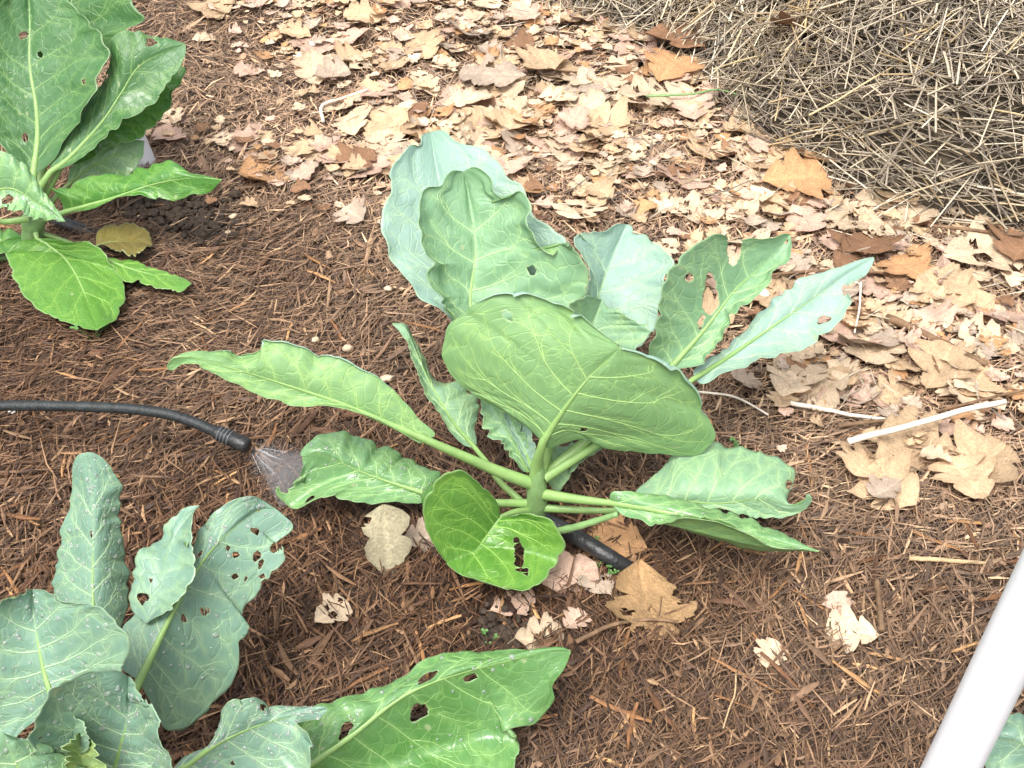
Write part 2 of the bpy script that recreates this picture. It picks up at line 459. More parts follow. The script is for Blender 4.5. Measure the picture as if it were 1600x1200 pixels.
# soil shows bare in the hollows
for px, py, r in ((785, 972, .030), (310, 345, .055), (250, 330, .04)):
    q = gp(px, py); k &= ~((np.hypot(X - q[0], (Y - q[1])) < r) & (rng.uniform(0, 1, len(X)) < 0.8))
X, Y = X[k], Y[k]; n = len(X)
ln = np.clip(rng.lognormal(math.log(0.024), 0.55, n), 0.007, 0.085)
wd = np.clip(rng.lognormal(math.log(0.0016), 0.50, n), 0.0006, 0.0070)
bark = rng.uniform(0, 1, n) < .035
wd[bark] *= 2.6; ln[bark] *= .8
fib = rng.uniform(0, 1, n) < .25
wd[fib] *= .55; ln[fib] *= 1.3
P2 = np.stack([X, Y, 0 * X], -1)
yaw = rng.uniform(0, np.pi, n) * 0.75 + 0.9 * noise(P2, 1.1, 1)
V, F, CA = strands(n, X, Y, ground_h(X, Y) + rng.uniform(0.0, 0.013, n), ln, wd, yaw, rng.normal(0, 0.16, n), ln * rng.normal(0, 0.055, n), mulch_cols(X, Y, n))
print('mulch strands', n)
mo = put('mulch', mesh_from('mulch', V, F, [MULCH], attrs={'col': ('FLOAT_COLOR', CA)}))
tag(mo, 'shredded brown bark mulch covering the whole garden bed', 'mulch', kind='stuff')

# larger shreds that can be picked out one by one
def shred_mesh(L, W, col, seed):
    r = np.random.default_rng(seed); nn = 7
    s = np.linspace(-0.5, 0.5, nn); bend = r.normal(0, 0.03) * L
    parts = []
    cx = L * s; cy = bend * (4 * s ** 2) + r.normal(0, 0.006, nn) * L
    wv = W * (0.45 + 0.55 * np.cos(s * 2.6)) * r.uniform(0.6, 1.2, nn)
    V = []
    for i in range(nn):
        for a, b in ((-0.5, 0), (-0.42, 0.2), (0.38, 0.24), (0.5, 0)):
            V.append((cx[i], cy[i] + a * wv[i], b * wv[i] * r.uniform(0.5, 1.5)))
    F = [(i * 4 + j, i * 4 + j + 1, i * 4 + 5 + j, i * 4 + 4 + j) for i in range(nn - 1) for j in range(3)] + [(3, 0, 4 + 0, 7)]
    F = F[:-1] + [(i * 4 + 3, i * 4, i * 4 + 4, i * 4 + 7) for i in range(nn - 1)] + [(0, 1, 2, 3), (nn * 4 - 1, nn * 4 - 2, nn * 4 - 3, nn * 4 - 4)]
    C = np.ones((len(V), 4)); C[:, :3] = col
    return mesh_from('wood_shred', V, F, [SHRED], smooth=False, attrs={'col': ('FLOAT_COLOR', C)})
SM = [shred_mesh(L, W, srgb(*c), 100 + i) for i, (L, W, c) in enumerate((
    (.065, .0060, (124, 88, 58)), (.05, .0050, (156, 118, 80)), (.08, .0055, (100, 70, 48)), (.06, .0085, (84, 60, 44)), (.04, .0045, (172, 134, 92)),
    (.075, .0040, (132, 96, 64)), (.055, .0070, (110, 76, 50)), (.09, .0042, (120, 88, 62)), (.045, .0095, (94, 68, 50)), (.06, .0042, (144, 104, 68))))]
cnt = 0
while cnt < 260:
    px, py = random.uniform(-40, 1640), random.uniform(300, 1240)
    q = gp(px, py)
    if poly_mask(np.array([q[0]]), np.array([q[1]]), PATH)[0] and random.random() < 0.75: continue
    sc = random.uniform(0.65, 1.1)
    o = put('wood_shred', random.choice(SM), ground, (q[0], q[1], float(ground_h(q[0], q[1])) + random.uniform(0.006, 0.012)), (random.gauss(0, .3), random.gauss(0, .07), random.uniform(0, 6.28)), sc)
    cnt += 1

# ------------------------------------------------------------------ straw heap
heap = bpy.data.objects.new('straw_heap', None); COL.objects.link(heap)
hc = gp(1500, 250); heap.location = (hc[0], hc[1] + 0.2, 0); HB = np.array(heap.location)
tag(heap, 'big loose heap of grey-tan dried straw beyond the leaf-covered path', 'straw heap')
xs = np.arange(-0.25, 2.6, 0.025); ys = np.arange(1.45, 3.5, 0.025)
GX, GY = np.meshgrid(xs, ys); GZ = heap_h(GX, GY)
idx = np.arange(GX.size).reshape(GX.shape)
HF = np.stack([idx[:-1, :-1], idx[:-1, 1:], idx[1:, 1:], idx[1:, :-1]], -1).reshape(-1, 4)
hv = np.stack([GX, GY, GZ - 0.004], -1).reshape(-1, 3)
HF = HF[(hv[HF][:, :, 2] > -0.015).any(1)]
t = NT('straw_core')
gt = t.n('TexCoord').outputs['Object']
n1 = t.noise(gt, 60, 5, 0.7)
cc = t.mix(t.rng(n1, 0.35, 0.7), (0.035, 0.027, 0.018), (0.12, 0.092, 0.058))  # core coloured dark to stand in for shade under the straw overhang
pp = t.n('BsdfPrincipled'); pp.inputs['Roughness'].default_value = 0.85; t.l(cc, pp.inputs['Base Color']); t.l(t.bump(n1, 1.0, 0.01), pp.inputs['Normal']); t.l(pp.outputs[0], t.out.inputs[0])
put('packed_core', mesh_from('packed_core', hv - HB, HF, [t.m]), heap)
def heap_normal(X, Y, e=0.02):
    gx = (heap_h(X + e, Y) - heap_h(X - e, Y)) / (2 * e); gy = (heap_h(X, Y + e) - heap_h(X, Y - e)) / (2 * e)
    N = np.stack([-gx, -gy, np.ones_like(gx)], -1)
    return N / np.linalg.norm(N, axis=-1, keepdims=True)
STR = np.array([srgb(184, 170, 146), srgb(164, 151, 131), srgb(146, 135, 120), srgb(206, 194, 172), srgb(124, 112, 97), srgb(106, 97, 88), srgb(168, 147, 112)])
def straw_batch(n, lift):
    X = rng.uniform(-0.15, 1.9, n * 2); Y = rng.uniform(1.5, 3.1, n * 2)
    d = heap_d(X, Y); half = (Y * CP + 0.85 * SP) * math.tan(R(HFOV / 2)) * 1.25
    k = (d > 0.0) & (np.abs(X) < half); X, Y = X[k][:n], Y[k][:n]; n = len(X)
    N = heap_normal(X, Y)
    N = N * np.array([0.8, 0.8, 1]); 
    a = rng.uniform(0, np.pi, n); t0 = np.stack([np.cos(a), np.sin(a), 0 * a], -1)
    T = t0 - N * (t0 * N).sum(-1, keepdims=True) + N * rng.normal(0, 0.16, (n, 1)); T /= np.linalg.norm(T, axis=1, keepdims=True)
    C = np.stack([X, Y, heap_h(X, Y)], -1) + N * rng.uniform(-0.004, lift, (n, 1))
    return C, T, n
def straw_geo(C, T, L, W, bend):
    n = len(C); sd_ = np.cross(T, np.array([0.0, 0, 1])); sd_ /= np.linalg.norm(sd_, axis=1, keepdims=True) + 1e-9
    up = np.cross(sd_, T); V = np.zeros((n, 3, 3, 3))
    for i, s in enumerate((-.5, 0, .5)):
        c = C + T * (L * s)[:, None] + sd_ * (bend * 4 * s * s)[:, None] - up * (np.abs(bend) * 2 * s * s)[:, None]
        for j in range(3):
            an = j * 2.094 + 0.52
            V[:, i, j] = c + (sd_ * math.cos(an) + up * math.sin(an)) * (W * 0.5)[:, None]
    q = np.array([[i * 3 + j, i * 3 + (j + 1) % 3, (i + 1) * 3 + (j + 1) % 3, (i + 1) * 3 + j] for i in range(2) for j in range(3)])
    F = (np.arange(n)[:, None, None] * 9 + q[None]).reshape(-1, 4)
    return V.reshape(-1, 3), F
C, T, n = straw_batch(36000, 0.038)
L = np.clip(rng.lognormal(math.log(0.080), 0.5, n), 0.02, 0.26); W = np.clip(rng.normal(0.0022, 0.0010, n), 0.0009, 0.0056)
hd_ = heap_d(C[:, 0], C[:, 1])
kk = ~((C[:, 2] < .055) & (hd_ < .07) & (rng.uniform(0, 1, n) < .35))  # thin straw at the foot bares the dark core as painted overhang shade
C, T, L, W = C[kk], T[kk], L[kk], W[kk]; n = len(C)
V, F = straw_geo(C, T, L, W, L * rng.normal(0, 0.014, n))
cc = STR[rng.choice(len(STR), n, p=[.2, .19, .16, .14, .13, .12, .06])] * rng.uniform(0.66, 1.30, (n, 1))
gold = np.clip(noise(np.stack([C[:, 0], C[:, 1], 0 * C[:, 0]], -1), 2.2, 2), 0, 1)[:, None]
cc = cc * (1 + gold * np.array([.12, 0.0, -.22]))
qd = np.hypot(C[:, 0] - 0.80, C[:, 1] - 2.13) < 0.10
cc[qd] = cc[qd] * np.array([1.1, 0.80, 0.42])
CA = np.ones((n, 9, 4)); CA[:, :, :3] = cc[:, None]
V[:, 2] = np.maximum(V[:, 2], 0.004)
so_ = put('loose_straw', mesh_from('loose_straw', V - HB, F, [STRAW], attrs={'col': ('FLOAT_COLOR', CA.reshape(-1, 4))}), heap); tag(so_, kind='stuff')
# single stalks on top
def stalk_mesh(L, W, col, seed):
    r = np.random.default_rng(seed); s = np.linspace(-.5, .5, 6)
    pts = np.stack([s * L, r.normal(0, .008, 6) * L + 0.10 * r.normal() * L * s ** 2 * 2, 0 * s], -1)
    V, F = tube(pts, W / 2 * (1 - .25 * (s + .5)), 5, 1.0, cap=False)
    CA = np.ones((len(V), 4)); CA[:, :3] = col
    return mesh_from('straw_stalk', V, F, [STRAWO], attrs={'col': ('FLOAT_COLOR', CA)})
KM = [stalk_mesh(L, W, srgb(*c), 40 + i) for i, (L, W, c) in enumerate(((.16, .0038, (206, 188, 150)), (.12, .0042, (190, 172, 138)), (.22, .0034, (198, 178, 136)), (.10, .0048, (220, 204, 168)), (.14, .0032, (160, 146, 124)), (.18, .0040, (182, 160, 118)), (.26, .0030, (170, 152, 124)), (.09, .0052, (214, 200, 172))))]
C, T, n = straw_batch(300, 0.034)
for c, tt in zip(C, T):
    c = c + np.array([0, 0, 0.006])
    put('straw_stalk', random.choice(KM), heap, c - HB, Vector(tt).to_track_quat('X', 'Z').to_euler())

# ------------------------------------------------------------------ dry oak leaves
def oak_mesh(seed, col, curl=0.3, lobes=3.5, wfac=0.62, tear=0.0, res=(31, 13)):
    """lobed leaf, unit length along +X, base at the origin end"""
    r = np.random.default_rng(seed); nu, nh = res
    u = np.linspace(0.0, 1, nu)
    env = np.sin(np.pi * np.clip(u, 0, 1) ** 0.85) ** 0.7 * (0.45 + 0.75 * u) * 0.62
    G = []
    for sgn in (-1, 1):
        ph = r.uniform(-.4, .4)
        lob = 0.50 + 0.62 * np.abs(np.sin(np.pi * lobes * u ** 1.1 + ph)) ** 0.55 + r.normal(0, 0.05, nu)
        lob = np.where(u > .88, np.maximum(lob, .95), lob)
        G.append(np.clip(env * lob, 0.02, 1) * wfac)
    t = np.linspace(-1, 1, nh)
    U, T = np.meshgrid(u, t, indexing='ij')
    half = np.where(T < 0, G[0][:, None], G[1][:, None])
    Xc = U + 0.16 * np.abs(T) * half
    Yc = T * half
    P = np.stack([Xc, Yc, U * 0], -1) + seed * 3.1
    c1, c2, c3 = np.clip(r.normal(0, curl, 3), -.45, .45); c2 = abs(c2) * .8 + .1
    Z = c1 * (Xc - .5) ** 2 * .7 + c2 * Yc ** 2 * 1.3 + c3 * (Xc - .5) * Yc * .8 + 0.055 * (.5 + curl) * noise(P, 0.6, 1) * (0.3 + np.abs(T)) + 0.026 * noise(P, 1.7, 2) * (.4 + np.abs(T))
    Z = Z - 0.02 * np.exp(-(T / .12) ** 2)
    V = np.stack([Xc - .5, Yc, Z - np.percentile(Z, 12)], -1).reshape(-1, 3)
    idx = np.arange(nu * nh).reshape(nu, nh)
    F = np.stack([idx[:-1, :-1], idx[1:, :-1], idx[1:, 1:], idx[:-1, 1:]], -1).reshape(-1, 4)
    mott = 1 + 0.16 * noise(P, 0.8, 3).reshape(-1, 1) + 0.08 * noise(P, 2.5, 2).reshape(-1, 1)
    CA = np.ones((len(V), 4)); CA[:, :3] = np.array(col) * mott
    lat = np.exp(-(((U * 6.5 - np.abs(T) * 1.5) % 1 - .5) / .13) ** 2) * (np.abs(T) < .8)
    vein = np.maximum(np.exp(-(T / .09) ** 2), .6 * lat).reshape(-1, 1); CA[:, :3] = CA[:, :3] * (1 + .22 * vein)
    Zl = (.006 * lat).reshape(-1)
    V[:, 2] += Zl
    edge = (np.abs(T) ** 6).reshape(-1, 1); CA[:, :3] *= 1 - .18 * edge
    if tear:
        for _ in range(3):
            cx, cy = r.uniform(-.4, .45), r.choice([-1, 1]) * r.uniform(.1, .4); rr = r.uniform(.03, .10) * tear
            F = F[np.hypot(V[F].mean(1)[:, 0] - cx, (V[F].mean(1)[:, 1] - cy) * .7) > rr]
    # petiole
    pp = np.stack([np.linspace(-.5, -.66, 4), np.linspace(0, r.normal(0, .05), 4), np.full(4, V[nh // 2, 2] + .002)], -1)
    pv, pf = tube(pp, [.012, .009, .008, .010], 4, cap=False)
    pc = np.ones((len(pv), 4)); pc[:, :3] = np.array(col) * .8
    return np.vstack([V, pv]), np.vstack([F, pf + len(V)]), np.vstack([CA, pc])
DRYC = {'tan': srgb(190, 163, 131), 'pale': srgb(202, 180, 152), 'pink': srgb(192, 162, 143), 'orange': srgb(176, 136, 98), 'brown': srgb(142, 108, 82), 'grey': srgb(178, 160, 142)}
OAK = []
specs = [('tan', .25), ('tan', .4), ('pale', .2), ('pale', .35), ('pink', .25), ('pink', .15), ('orange', .45), ('orange', .3), ('brown', .5), ('grey', .3), ('tan', .15), ('pale', .5), ('pink', .4), ('grey', .55), ('tan', .6), ('pale', .3)]
OAKG = []
for i, (cn, cu) in enumerate(specs):
    g = oak_mesh(300 + i, DRYC[cn], cu, random.choice([2.5, 3, 3.5, 3.5]), random.uniform(.8, 1.15), tear=1.0 if i % 3 == 0 else 0)
    OAKG.append(g)
    OAK.append((mesh_from('oak_leaf', g[0], g[1], [DRY], attrs={'col': ('FLOAT_COLOR', g[2])}), cn, cu))
CW = {'tan': 'tan', 'pale': 'bleached', 'pink': 'pinkish', 'orange': 'orange-brown', 'brown': 'dark brown', 'grey': 'greyish'}
def oak(px, py, size, yaw, k, label=None, group=None, lift=0.004, rx=0.0, ry=0.0):
    q = gp(px, py); me, cn, cu = OAK[k]
    o = put('oak_leaf', me, None, (q[0], q[1], float(ground_h(q[0], q[1])) + lift), (rx, ry, yaw), size)
    tag(o, label, 'dry leaf', group)
    return o
# carpet of litter, too many to count
def litter(n, sel, smin, smax, zmax):
    X, Y = field_points(n * 6, 2.95, 1.1, 1.2)
    k = sel(X, Y); X, Y = X[k][:n], Y[k][:n]
    Vs, Fs, Cs, o = [], [], [], 0
    for x, y in zip(X, Y):
        v, f, c = OAKG[rng.integers(len(OAKG))]
        s = rng.uniform(smin, smax); a = rng.uniform(0, 6.28)
        tx, ty = rng.normal(0, .14, 2)
        v2 = v * s; v2 = v2 + np.stack([0 * v2[:, 0], 0 * v2[:, 0], v2[:, 0] * tx + v2[:, 1] * ty], -1)
        ca, sa = math.cos(a), math.sin(a)
        v2 = np.stack([v2[:, 0] * ca - v2[:, 1] * sa, v2[:, 0] * sa + v2[:, 1] * ca, v2[:, 2]], -1)
        v2 += np.array([x, y, float(ground_h(x, y)) + 0.012 + rng.uniform(0, zmax)])
        Vs.append(v2); Fs.append(f + o); o += len(v2)
        c2 = c.copy(); c2[:, :3] *= rng.uniform(.78, 1.15); Cs.append(c2)
    return np.vstack(Vs), np.vstack(Fs), np.vstack(Cs)
def sel_path(X, Y):
    P = np.stack([X, Y, 0 * X], -1)
    return poly_mask(X + rng.normal(0, .055, len(X)), Y + rng.normal(0, .055, len(X)), PATH) & (heap_d(X, Y) < 0.03) & (noise(P, 1.5, 1) + rng.uniform(-.8, 1.3, len(X)) > -.1)
V, F, CA = litter(2300, sel_path, .008, .034, .007)
lo = put('leaf_litter', mesh_from('leaf_litter', V, F, [DRYS], attrs={'col': ('FLOAT_COLOR', CA)}))
tag(lo, 'carpet of small crumbled dry leaf fragments on the path', 'leaf litter', kind='stuff')

# stray straw bits trodden into the path
X, Y = field_points(9000, 2.8, 1.0, 1.2)
hd_ = heap_d(X, Y)
k = poly_mask(X, Y, PATH) & (hd_ < .05) & (rng.uniform(0, 1, len(X)) < np.clip(.35 + .9 * np.exp(hd_ / .18), 0, 1) * .6)
X, Y = X[k], Y[k]; n = len(X)
ln = np.clip(rng.lognormal(math.log(.035), .5, n), .01, .12)
cs = STR[rng.choice(len(STR), n)] * rng.uniform(.7, 1.1, (n, 1))
V, F, CA = strands(n, X, Y, ground_h(X, Y) + rng.uniform(.010, .028, n), ln, np.clip(rng.normal(.0020, .0007, n), .0008, .004), rng.uniform(0, 6.28, n), rng.normal(0, .10, n), ln * rng.normal(0, .03, n), cs, .5)
tag(put('straw_bits', mesh_from('straw_bits', V, F, [STRAW], attrs={'col': ('FLOAT_COLOR', CA)})), 'broken straw bits scattered over the leafy path', 'straw', kind='stuff')

cnt = 0; GRP = 'dry oak leaves littering the path'
while cnt < 262:
    px, py = random.uniform(250, 1650), random.uniform(-30, 800)
    q = gp(px, py); a = np.array([q[0]]); b = np.array([q[1]])
    if not poly_mask(a + random.gauss(0, .05), b + random.gauss(0, .05), PATH)[0]: continue
    hd = heap_d(a, b)[0]
    if hd > 0.02: continue
    dens = 1.0 if (py < 300 and px > 470) else (0.30 if px > 1250 else 0.35)
    if px < 470: dens = 0.35
    if random.random() > dens: continue
    if noise(np.array([[q[0], q[1], 0]]), 1.5, 1)[0] + random.uniform(-.8, 1.3) < -.1: continue
    k = random.choices(range(len(OAK)), [1.3, 1.3, 1.4, 1.4, 1.2, 1.2, .2, .25, .3, 1.0, 1.3, 1.4, 1.2, .9, 1.3, 1.4])[0]; cn, cu = OAK[k][1:]
    where = 'at the foot of the straw heap' if hd > -0.16 else ('on the path behind the middle collard' if px < 1100 else 'on the path between mulch bed and straw heap')
    sz = random.uniform(.036, .082); szw = 'small' if sz < .05 else ('large' if sz > .067 else 'medium-sized')
    lab = f"{szw} {'curled' if cu > .38 else 'flattish'} {CW[cn]} dry oak leaf {where}"
    oak(px, py, sz, random.uniform(0, 6.28), k, lab, f"{szw} {CW[cn]} {'curled' if cu > .38 else 'flat'} oak leaves {where}", random.uniform(.010, .022), random.gauss(0, .22), random.gauss(0, .22))
    cnt += 1
# leaves that stand out
for a in (
    (1240, 300, .125, 0.2, 7, 'large orange-brown oak leaf on top of the cluster by the heap corner', .030),
    (1190, 262, .115, 1.3, 0, 'tan lobed oak leaf under the cluster by the heap corner', .020),
    (1290, 262, .100, 2.4, 6, 'curled orange-brown leaf tucked against the heap corner', .034),
    (1330, 358, .105, 2.9, 3, 'pale lobed leaf lying right of the orange leaf cluster', .020),
    (1405, 318, .095, 1.9, 1, 'tan three-lobed leaf under sticking straws of the heap', .022),
    (1525, 418, .130, 0.1, 3, 'broad pale lobed leaf below the heap beside the darker brown leaves', .024),
    (1590, 415, .110, 1.0, 8, 'dark brown curled leaf leaning beside the broad pale leaf', .030),
    (1420, 440, .100, 2.2, 7, 'orange-brown leaf near the tip of the long blue-green leaf', .022),
    (1560, 505, .115, 0.5, 5, 'pinkish flat leaf near the brown stick end', .018),
    (1060, 90, .135, 2.3, 8, 'big brown leaf standing against the low left end of the heap', .045),
    (1045, 125, .115, 1.1, 7, 'russet oak leaf in front of the big brown leaf', .035),
    (1000, 170, .115, 0.3, 3, 'pale wavy-edged oak leaf in the thick of the path litter', .032),
    (770, 140, .135, 3.0, 9, 'long grey-brown leaf arched over the litter', .040),
    (845, 120, .125, 0.9, 0, 'wide tan oak leaf with round lobes behind the arched grey-brown one', .030),
    (735, 175, .090, 0.2, 2, 'bleached oak leaf in front of the arched grey-brown one', .030),
    (1250, 590, .110, 0.6, 3, 'pale flat leaf under the long blue-green leaf', .014),
    (1430, 715, .115, 2.6, 0, 'tan oak leaf at the path edge near the white reed', .012),
    (1520, 745, .110, 0.5, 14, 'crumpled tan oak leaf with a pale stalk at the path edge', .014),
    (1330, 995, .052, 3.0, 2, 'small pale leaf lying alone on the mulch near the white pipe', .014),
    (1310, 955, .035, 1.8, 4, 'tiny pinkish leaf scrap above the lone pale leaf', .014),
    (1200, 1038, .036, 1.2, 11, 'narrow curled bleached leaf on mulch', .014),
    (520, 975, .040, 0.6, 3, 'small pale leaf scrap beside the holed collard leaf', .014),
    (960, 832, .075, 2.8, 7, 'brown leaf lying behind the black drip hose', .016),
    (885, 893, .068, 0.4, 4, 'pinkish tan leaf in front of the collard stem', .014),
    (935, 908, .042, 2.2, 9, 'grey leaf scrap touching the big torn brown leaf', .016),
    (897, 972, .032, 0.9, 5, 'small flat pinkish scrap beside the soil hollow', .014),
    (840, 992, .052, 0.3, 11, 'curled pale leaf at the rim of the soil hollow', .012),
    (655, 852, .034, 0.2, 13, 'small orange leaf behind the grey standing leaf', .016),
    (800, 930, .05, 0.5, 4, 'pinkish scrap peeking out under the round bright collard leaf', .010),
    (375, 232, .075, 1.5, 5, 'pinkish leaf pair lying between the rear collard and the path', .016),
    (270, 225, .075, 2.6, 4, 'pinkish leaf lying beside the white stake', .016),
    (330, 25, .10, 0.0, 0, 'long tan leaf lying on mulch behind the rear collard', .018),
    (400, 15, .085, 2.0, 12, 'pinkish curled leaf lying on mulch behind the rear collard', .020),
    (320, 70, .05, 0.3, 2, 'small bleached leaf on mulch behind the rear collard', .016),
):
    oak(a[0], a[1], a[2] * (.82 if a[1] < 800 else 1), a[3], a[4], a[5], None, a[6] * .8, random.gauss(0, .12), random.gauss(0, .12))
for x, y, sz, yaw, k, lb in ((.80, 2.16, .10, .4, 7, 'orange-brown leaf caught on top of the straw heap beside golden straw'), (.62, 2.22, .07, 2.0, 6, 'curled russet leaf caught in the straw on top of the heap'), (.86, 1.80, .06, 1.1, 4, 'pinkish leaf scrap snagged halfway up the straw face'), (.44, 1.93, .08, 2.6, 8, 'dark brown leaf tucked into the straw at the heap corner')):
    me_ = OAK[k][0]
    tag(put('oak_leaf', me_, None, (x, y, float(heap_h(np.array([x]), np.array([y]))[0]) + .032), (.35, .1, yaw), sz), lb, 'dry leaf')
# big torn leaf below the hose, and the grey leaf standing on its edge
g = oak_mesh(901, srgb(158, 128, 92), .34, 2.5, .86, tear=1.0, res=(30, 17))
big = mesh_from('oak_leaf', g[0], g[1], [DRY], attrs={'col': ('FLOAT_COLOR', g[2])})
q = gp(1010, 945)
tag(put('oak_leaf', big, None, (q[0], q[1], float(ground_h(q[0], q[1])) + .016), (-.15, .10, -1.45), .096), 'large torn wet brown leaf lying below the black drip hose', 'dry leaf')
g = oak_mesh(902, srgb(158, 150, 124), .25, 2.0, .62, tear=1.0, res=(24, 11))
q = gp(608, 885)
tag(put('oak_leaf', mesh_from('oak_leaf', g[0], g[1], [DRY], attrs={'col': ('FLOAT_COLOR', g[2])}), None, (q[0], q[1], .036), (0, R(-58), R(98)), .082), 'grey-green withered leaf propped upright behind the round bright leaf', 'dry leaf')

# ------------------------------------------------------------------ collard plants
DROPS_T = None
def bead_verts(k=8):
    a = np.linspace(0, 2 * np.pi, k, endpoint=False)
    ring = lambda r, z: np.stack([r * np.cos(a), r * np.sin(a), 0 * a + z], -1)
    V = [ring(1, 0), ring(.86, .34), ring(.5, .58), np.array([[0, 0, .66]])]
    F = [(q * k + i, q * k + (i + 1) % k, (q + 1) * k + (i + 1) % k, (q + 1) * k + i) for q in range(2) for i in range(k)] + [(2 * k + i, 2 * k + (i + 1) % k, 3 * k, 3 * k) for i in range(k)]
    return np.vstack(V), np.array(F)

def plant(base, label, group='collard plants in the mulch bed'):
    e = bpy.data.objects.new('collard_plant', None); COL.objects.link(e)
    e.location = base; tag(e, label, 'collard plant', group)
    return e

def blade(mid, L, R_, front, back, cupL=.03, cupR=.03, holes=(), seed=0, NU=84, NT=27, ruffle=1.0, quilt=1.0, rollL=None, rollR=None, nlat=6, vein=True, spread=.24, drops=0, rough_edge=1.0):
    """returns dict of geometry for one leaf blade. mid/L/R_: photo positions with depth (mid) or depth offset (margins)"""
    r = np.random.default_rng(1000 + seed)
    mid = np.array(mid, float)
    u = np.linspace(0.004, 0.996, NU)
    M = spline(mid, u=u)                                   # px,py,Y
    def margin(pts, cup):
        p = [(*x[:2], x[2] if len(x) > 2 else np.nan) for x in pts]
        p = np.array([(mid[0, 0], mid[0, 1], 0)] + p + [(mid[-1, 0], mid[-1, 1], 0)], float)
        s = np.r_[0, np.cumsum(np.hypot(*np.diff(p[:, :2], axis=0).T))]; s /= s[-1]
        dflt = cup * np.sin(np.pi * np.clip(s, 0, 1)) ** .8
        p[:, 2] = np.where(np.isnan(p[:, 2]), dflt, p[:, 2])
        return spline(p, u=u)
    ML, MR = margin(L, cupL), margin(R_, cupR)
    # slight scalloped edge
    for Q, ph in ((ML, r.uniform(0, 6)), (MR, r.uniform(0, 6))):
        out = Q[:, :2] - M[:, :2]; ln = np.linalg.norm(out, axis=1, keepdims=True) + 1e-6
        wob = (np.sin(u * 46 + ph) * .9 + np.sin(u * 83 + ph * 2) * .7 + np.sin(u * 19 + ph) * 1.0)[:, None] * np.sin(np.pi * u)[:, None]
        dent = 0 * u
        for _ in range(9):
            dent -= r.uniform(.5, 4.5) * np.exp(-((u - r.uniform(.15, .97)) / r.uniform(.006, .022)) ** 2)
        Q[:, :2] += out / ln * (wob * 1.4 + dent[:, None]) * rough_edge * 1.25 * np.minimum(1, ln / 25)
    tt = np.linspace(0, 1, NT)
    def half(Q):
        px = M[:, None, 0] + (Q[:, None, 0] - M[:, None, 0]) * tt
        py = M[:, None, 1] + (Q[:, None, 1] - M[:, None, 1]) * tt
        Yd = M[:, None, 2] + Q[:, None, 2] * tt ** 1.6
        return px, py, Yd
    l, rr_ = half(ML), half(MR)
    px = np.concatenate([l[0][:, ::-1], rr_[0][:, 1:]], 1); py = np.concatenate([l[1][:, ::-1], rr_[1][:, 1:]], 1); Yd = np.concatenate([l[2][:, ::-1], rr_[2][:, 1:]], 1)
    T = np.concatenate([-tt[::-1], tt[1:]]); NC = len(T); U = u
    dyy = (600 - py) / FPX; slope = (CP + dyy * SP) / (SP - dyy * CP)
    Yd = np.minimum(Yd, (CAM_Z - .030) * slope)               # nothing dips under the mulch
    P = at(px, py, Yd)
    def normals(P):
        du = np.gradient(P, axis=0); dv = np.gradient(P, axis=1)
        N = np.cross(du, dv); N /= np.linalg.norm(N, axis=2, keepdims=True) + 1e-12
        return N
    N = normals(P)
    if (N * (CAM - P)).sum(-1).mean() < 0: flip = -1
    else: flip = 1
    N = N * flip
    lenM = np.linalg.norm(np.diff(P[:, NT - 1], axis=0), axis=1).sum()
    wid = np.linalg.norm(np.diff(P[NU // 2], axis=0), axis=1).sum()
    sc = min(1.0, wid / .18)
    # veins in leaf coordinates
    veins = []
    for s in (-1, 1):
        for k in range(nlat):
            u0 = 0.015 + 0.80 * (k / nlat) ** 1.12 + r.uniform(-.012, .012) + (0.02 if s > 0 else 0)
            reach = r.uniform(.86, .96); sp_ = spread * (1 - .45 * u0) * r.uniform(.85, 1.15)
            ts = np.linspace(0.0, reach, 15)
            uu = u0 + sp_ * ts ** 1.0 + .012 * np.sin(ts * 9 + r.uniform(0, 6)) * ts
            ok = uu < .985; ts, uu = ts[ok], uu[ok]
            if len(ts) < 4: continue
            veins.append((uu, s * ts, 1.0 * (1 - .4 * u0), .22))
            for b in (r.uniform(.28, .42), r.uniform(.5, .62), r.uniform(.68, .8)):
                sg = r.choice([-1, 1]); i = int(b / reach * 14)
                if i >= len(ts) - 1: continue
                tb = np.linspace(ts[i], min(.95, ts[i] + r.uniform(.22, .38)), 7)
                ub = uu[i] + (sp_ + sg * r.uniform(.16, .30)) * (tb - ts[i]) + .006 * np.sin(np.linspace(0, 7, 7) + r.uniform(0, 6))
                ok = (ub < .985) & (ub > .01)
                if ok.sum() > 3: veins.append((ub[ok], s * tb[ok], .48, .25))
            for b in r.uniform(.12, .9, 4):                # cross veinlets
                i = int(b * (len(ts) - 1)); sg = r.choice([-1, 1])
                nb = 5; ub = uu[i] + sg * np.linspace(0, r.uniform(.04, .085), nb); tb = ts[i] + np.cumsum(np.r_[0, r.uniform(-.03, .06, nb - 1)])
                ok = (ub < .985) & (ub > .01) & (tb < .96) & (tb > 0.02)
                if ok.all(): veins.append((ub, s * tb, .27, .4))
    # quilting between the veins
    pts = np.vstack([np.stack([v[0] * lenM, v[1] * wid * .5], -1) for v in veins if v[2] > .4] + [np.stack([u[::3] * lenM, 0 * u[::3]], -1)])
    G = np.stack([np.broadcast_to((U * lenM)[:, None], (NU, NC)), np.broadcast_to((T * wid * .5)[None], (NU, NC))], -1)
    D = np.full((NU, NC), 9.0)
    for i in range(0, len(pts), 100):
        D = np.minimum(D, np.sqrt(((G[:, :, None] - pts[None, None, i:i + 100]) ** 2).sum(-1)).min(-1))
    puff = (1 - np.exp(-(D / .010) ** 2)) * .0026 * quilt * sc
    aT = np.abs(T)[None, :]
    G3 = np.concatenate([G, np.full((NU, NC, 1), seed * 1.37)], -1)
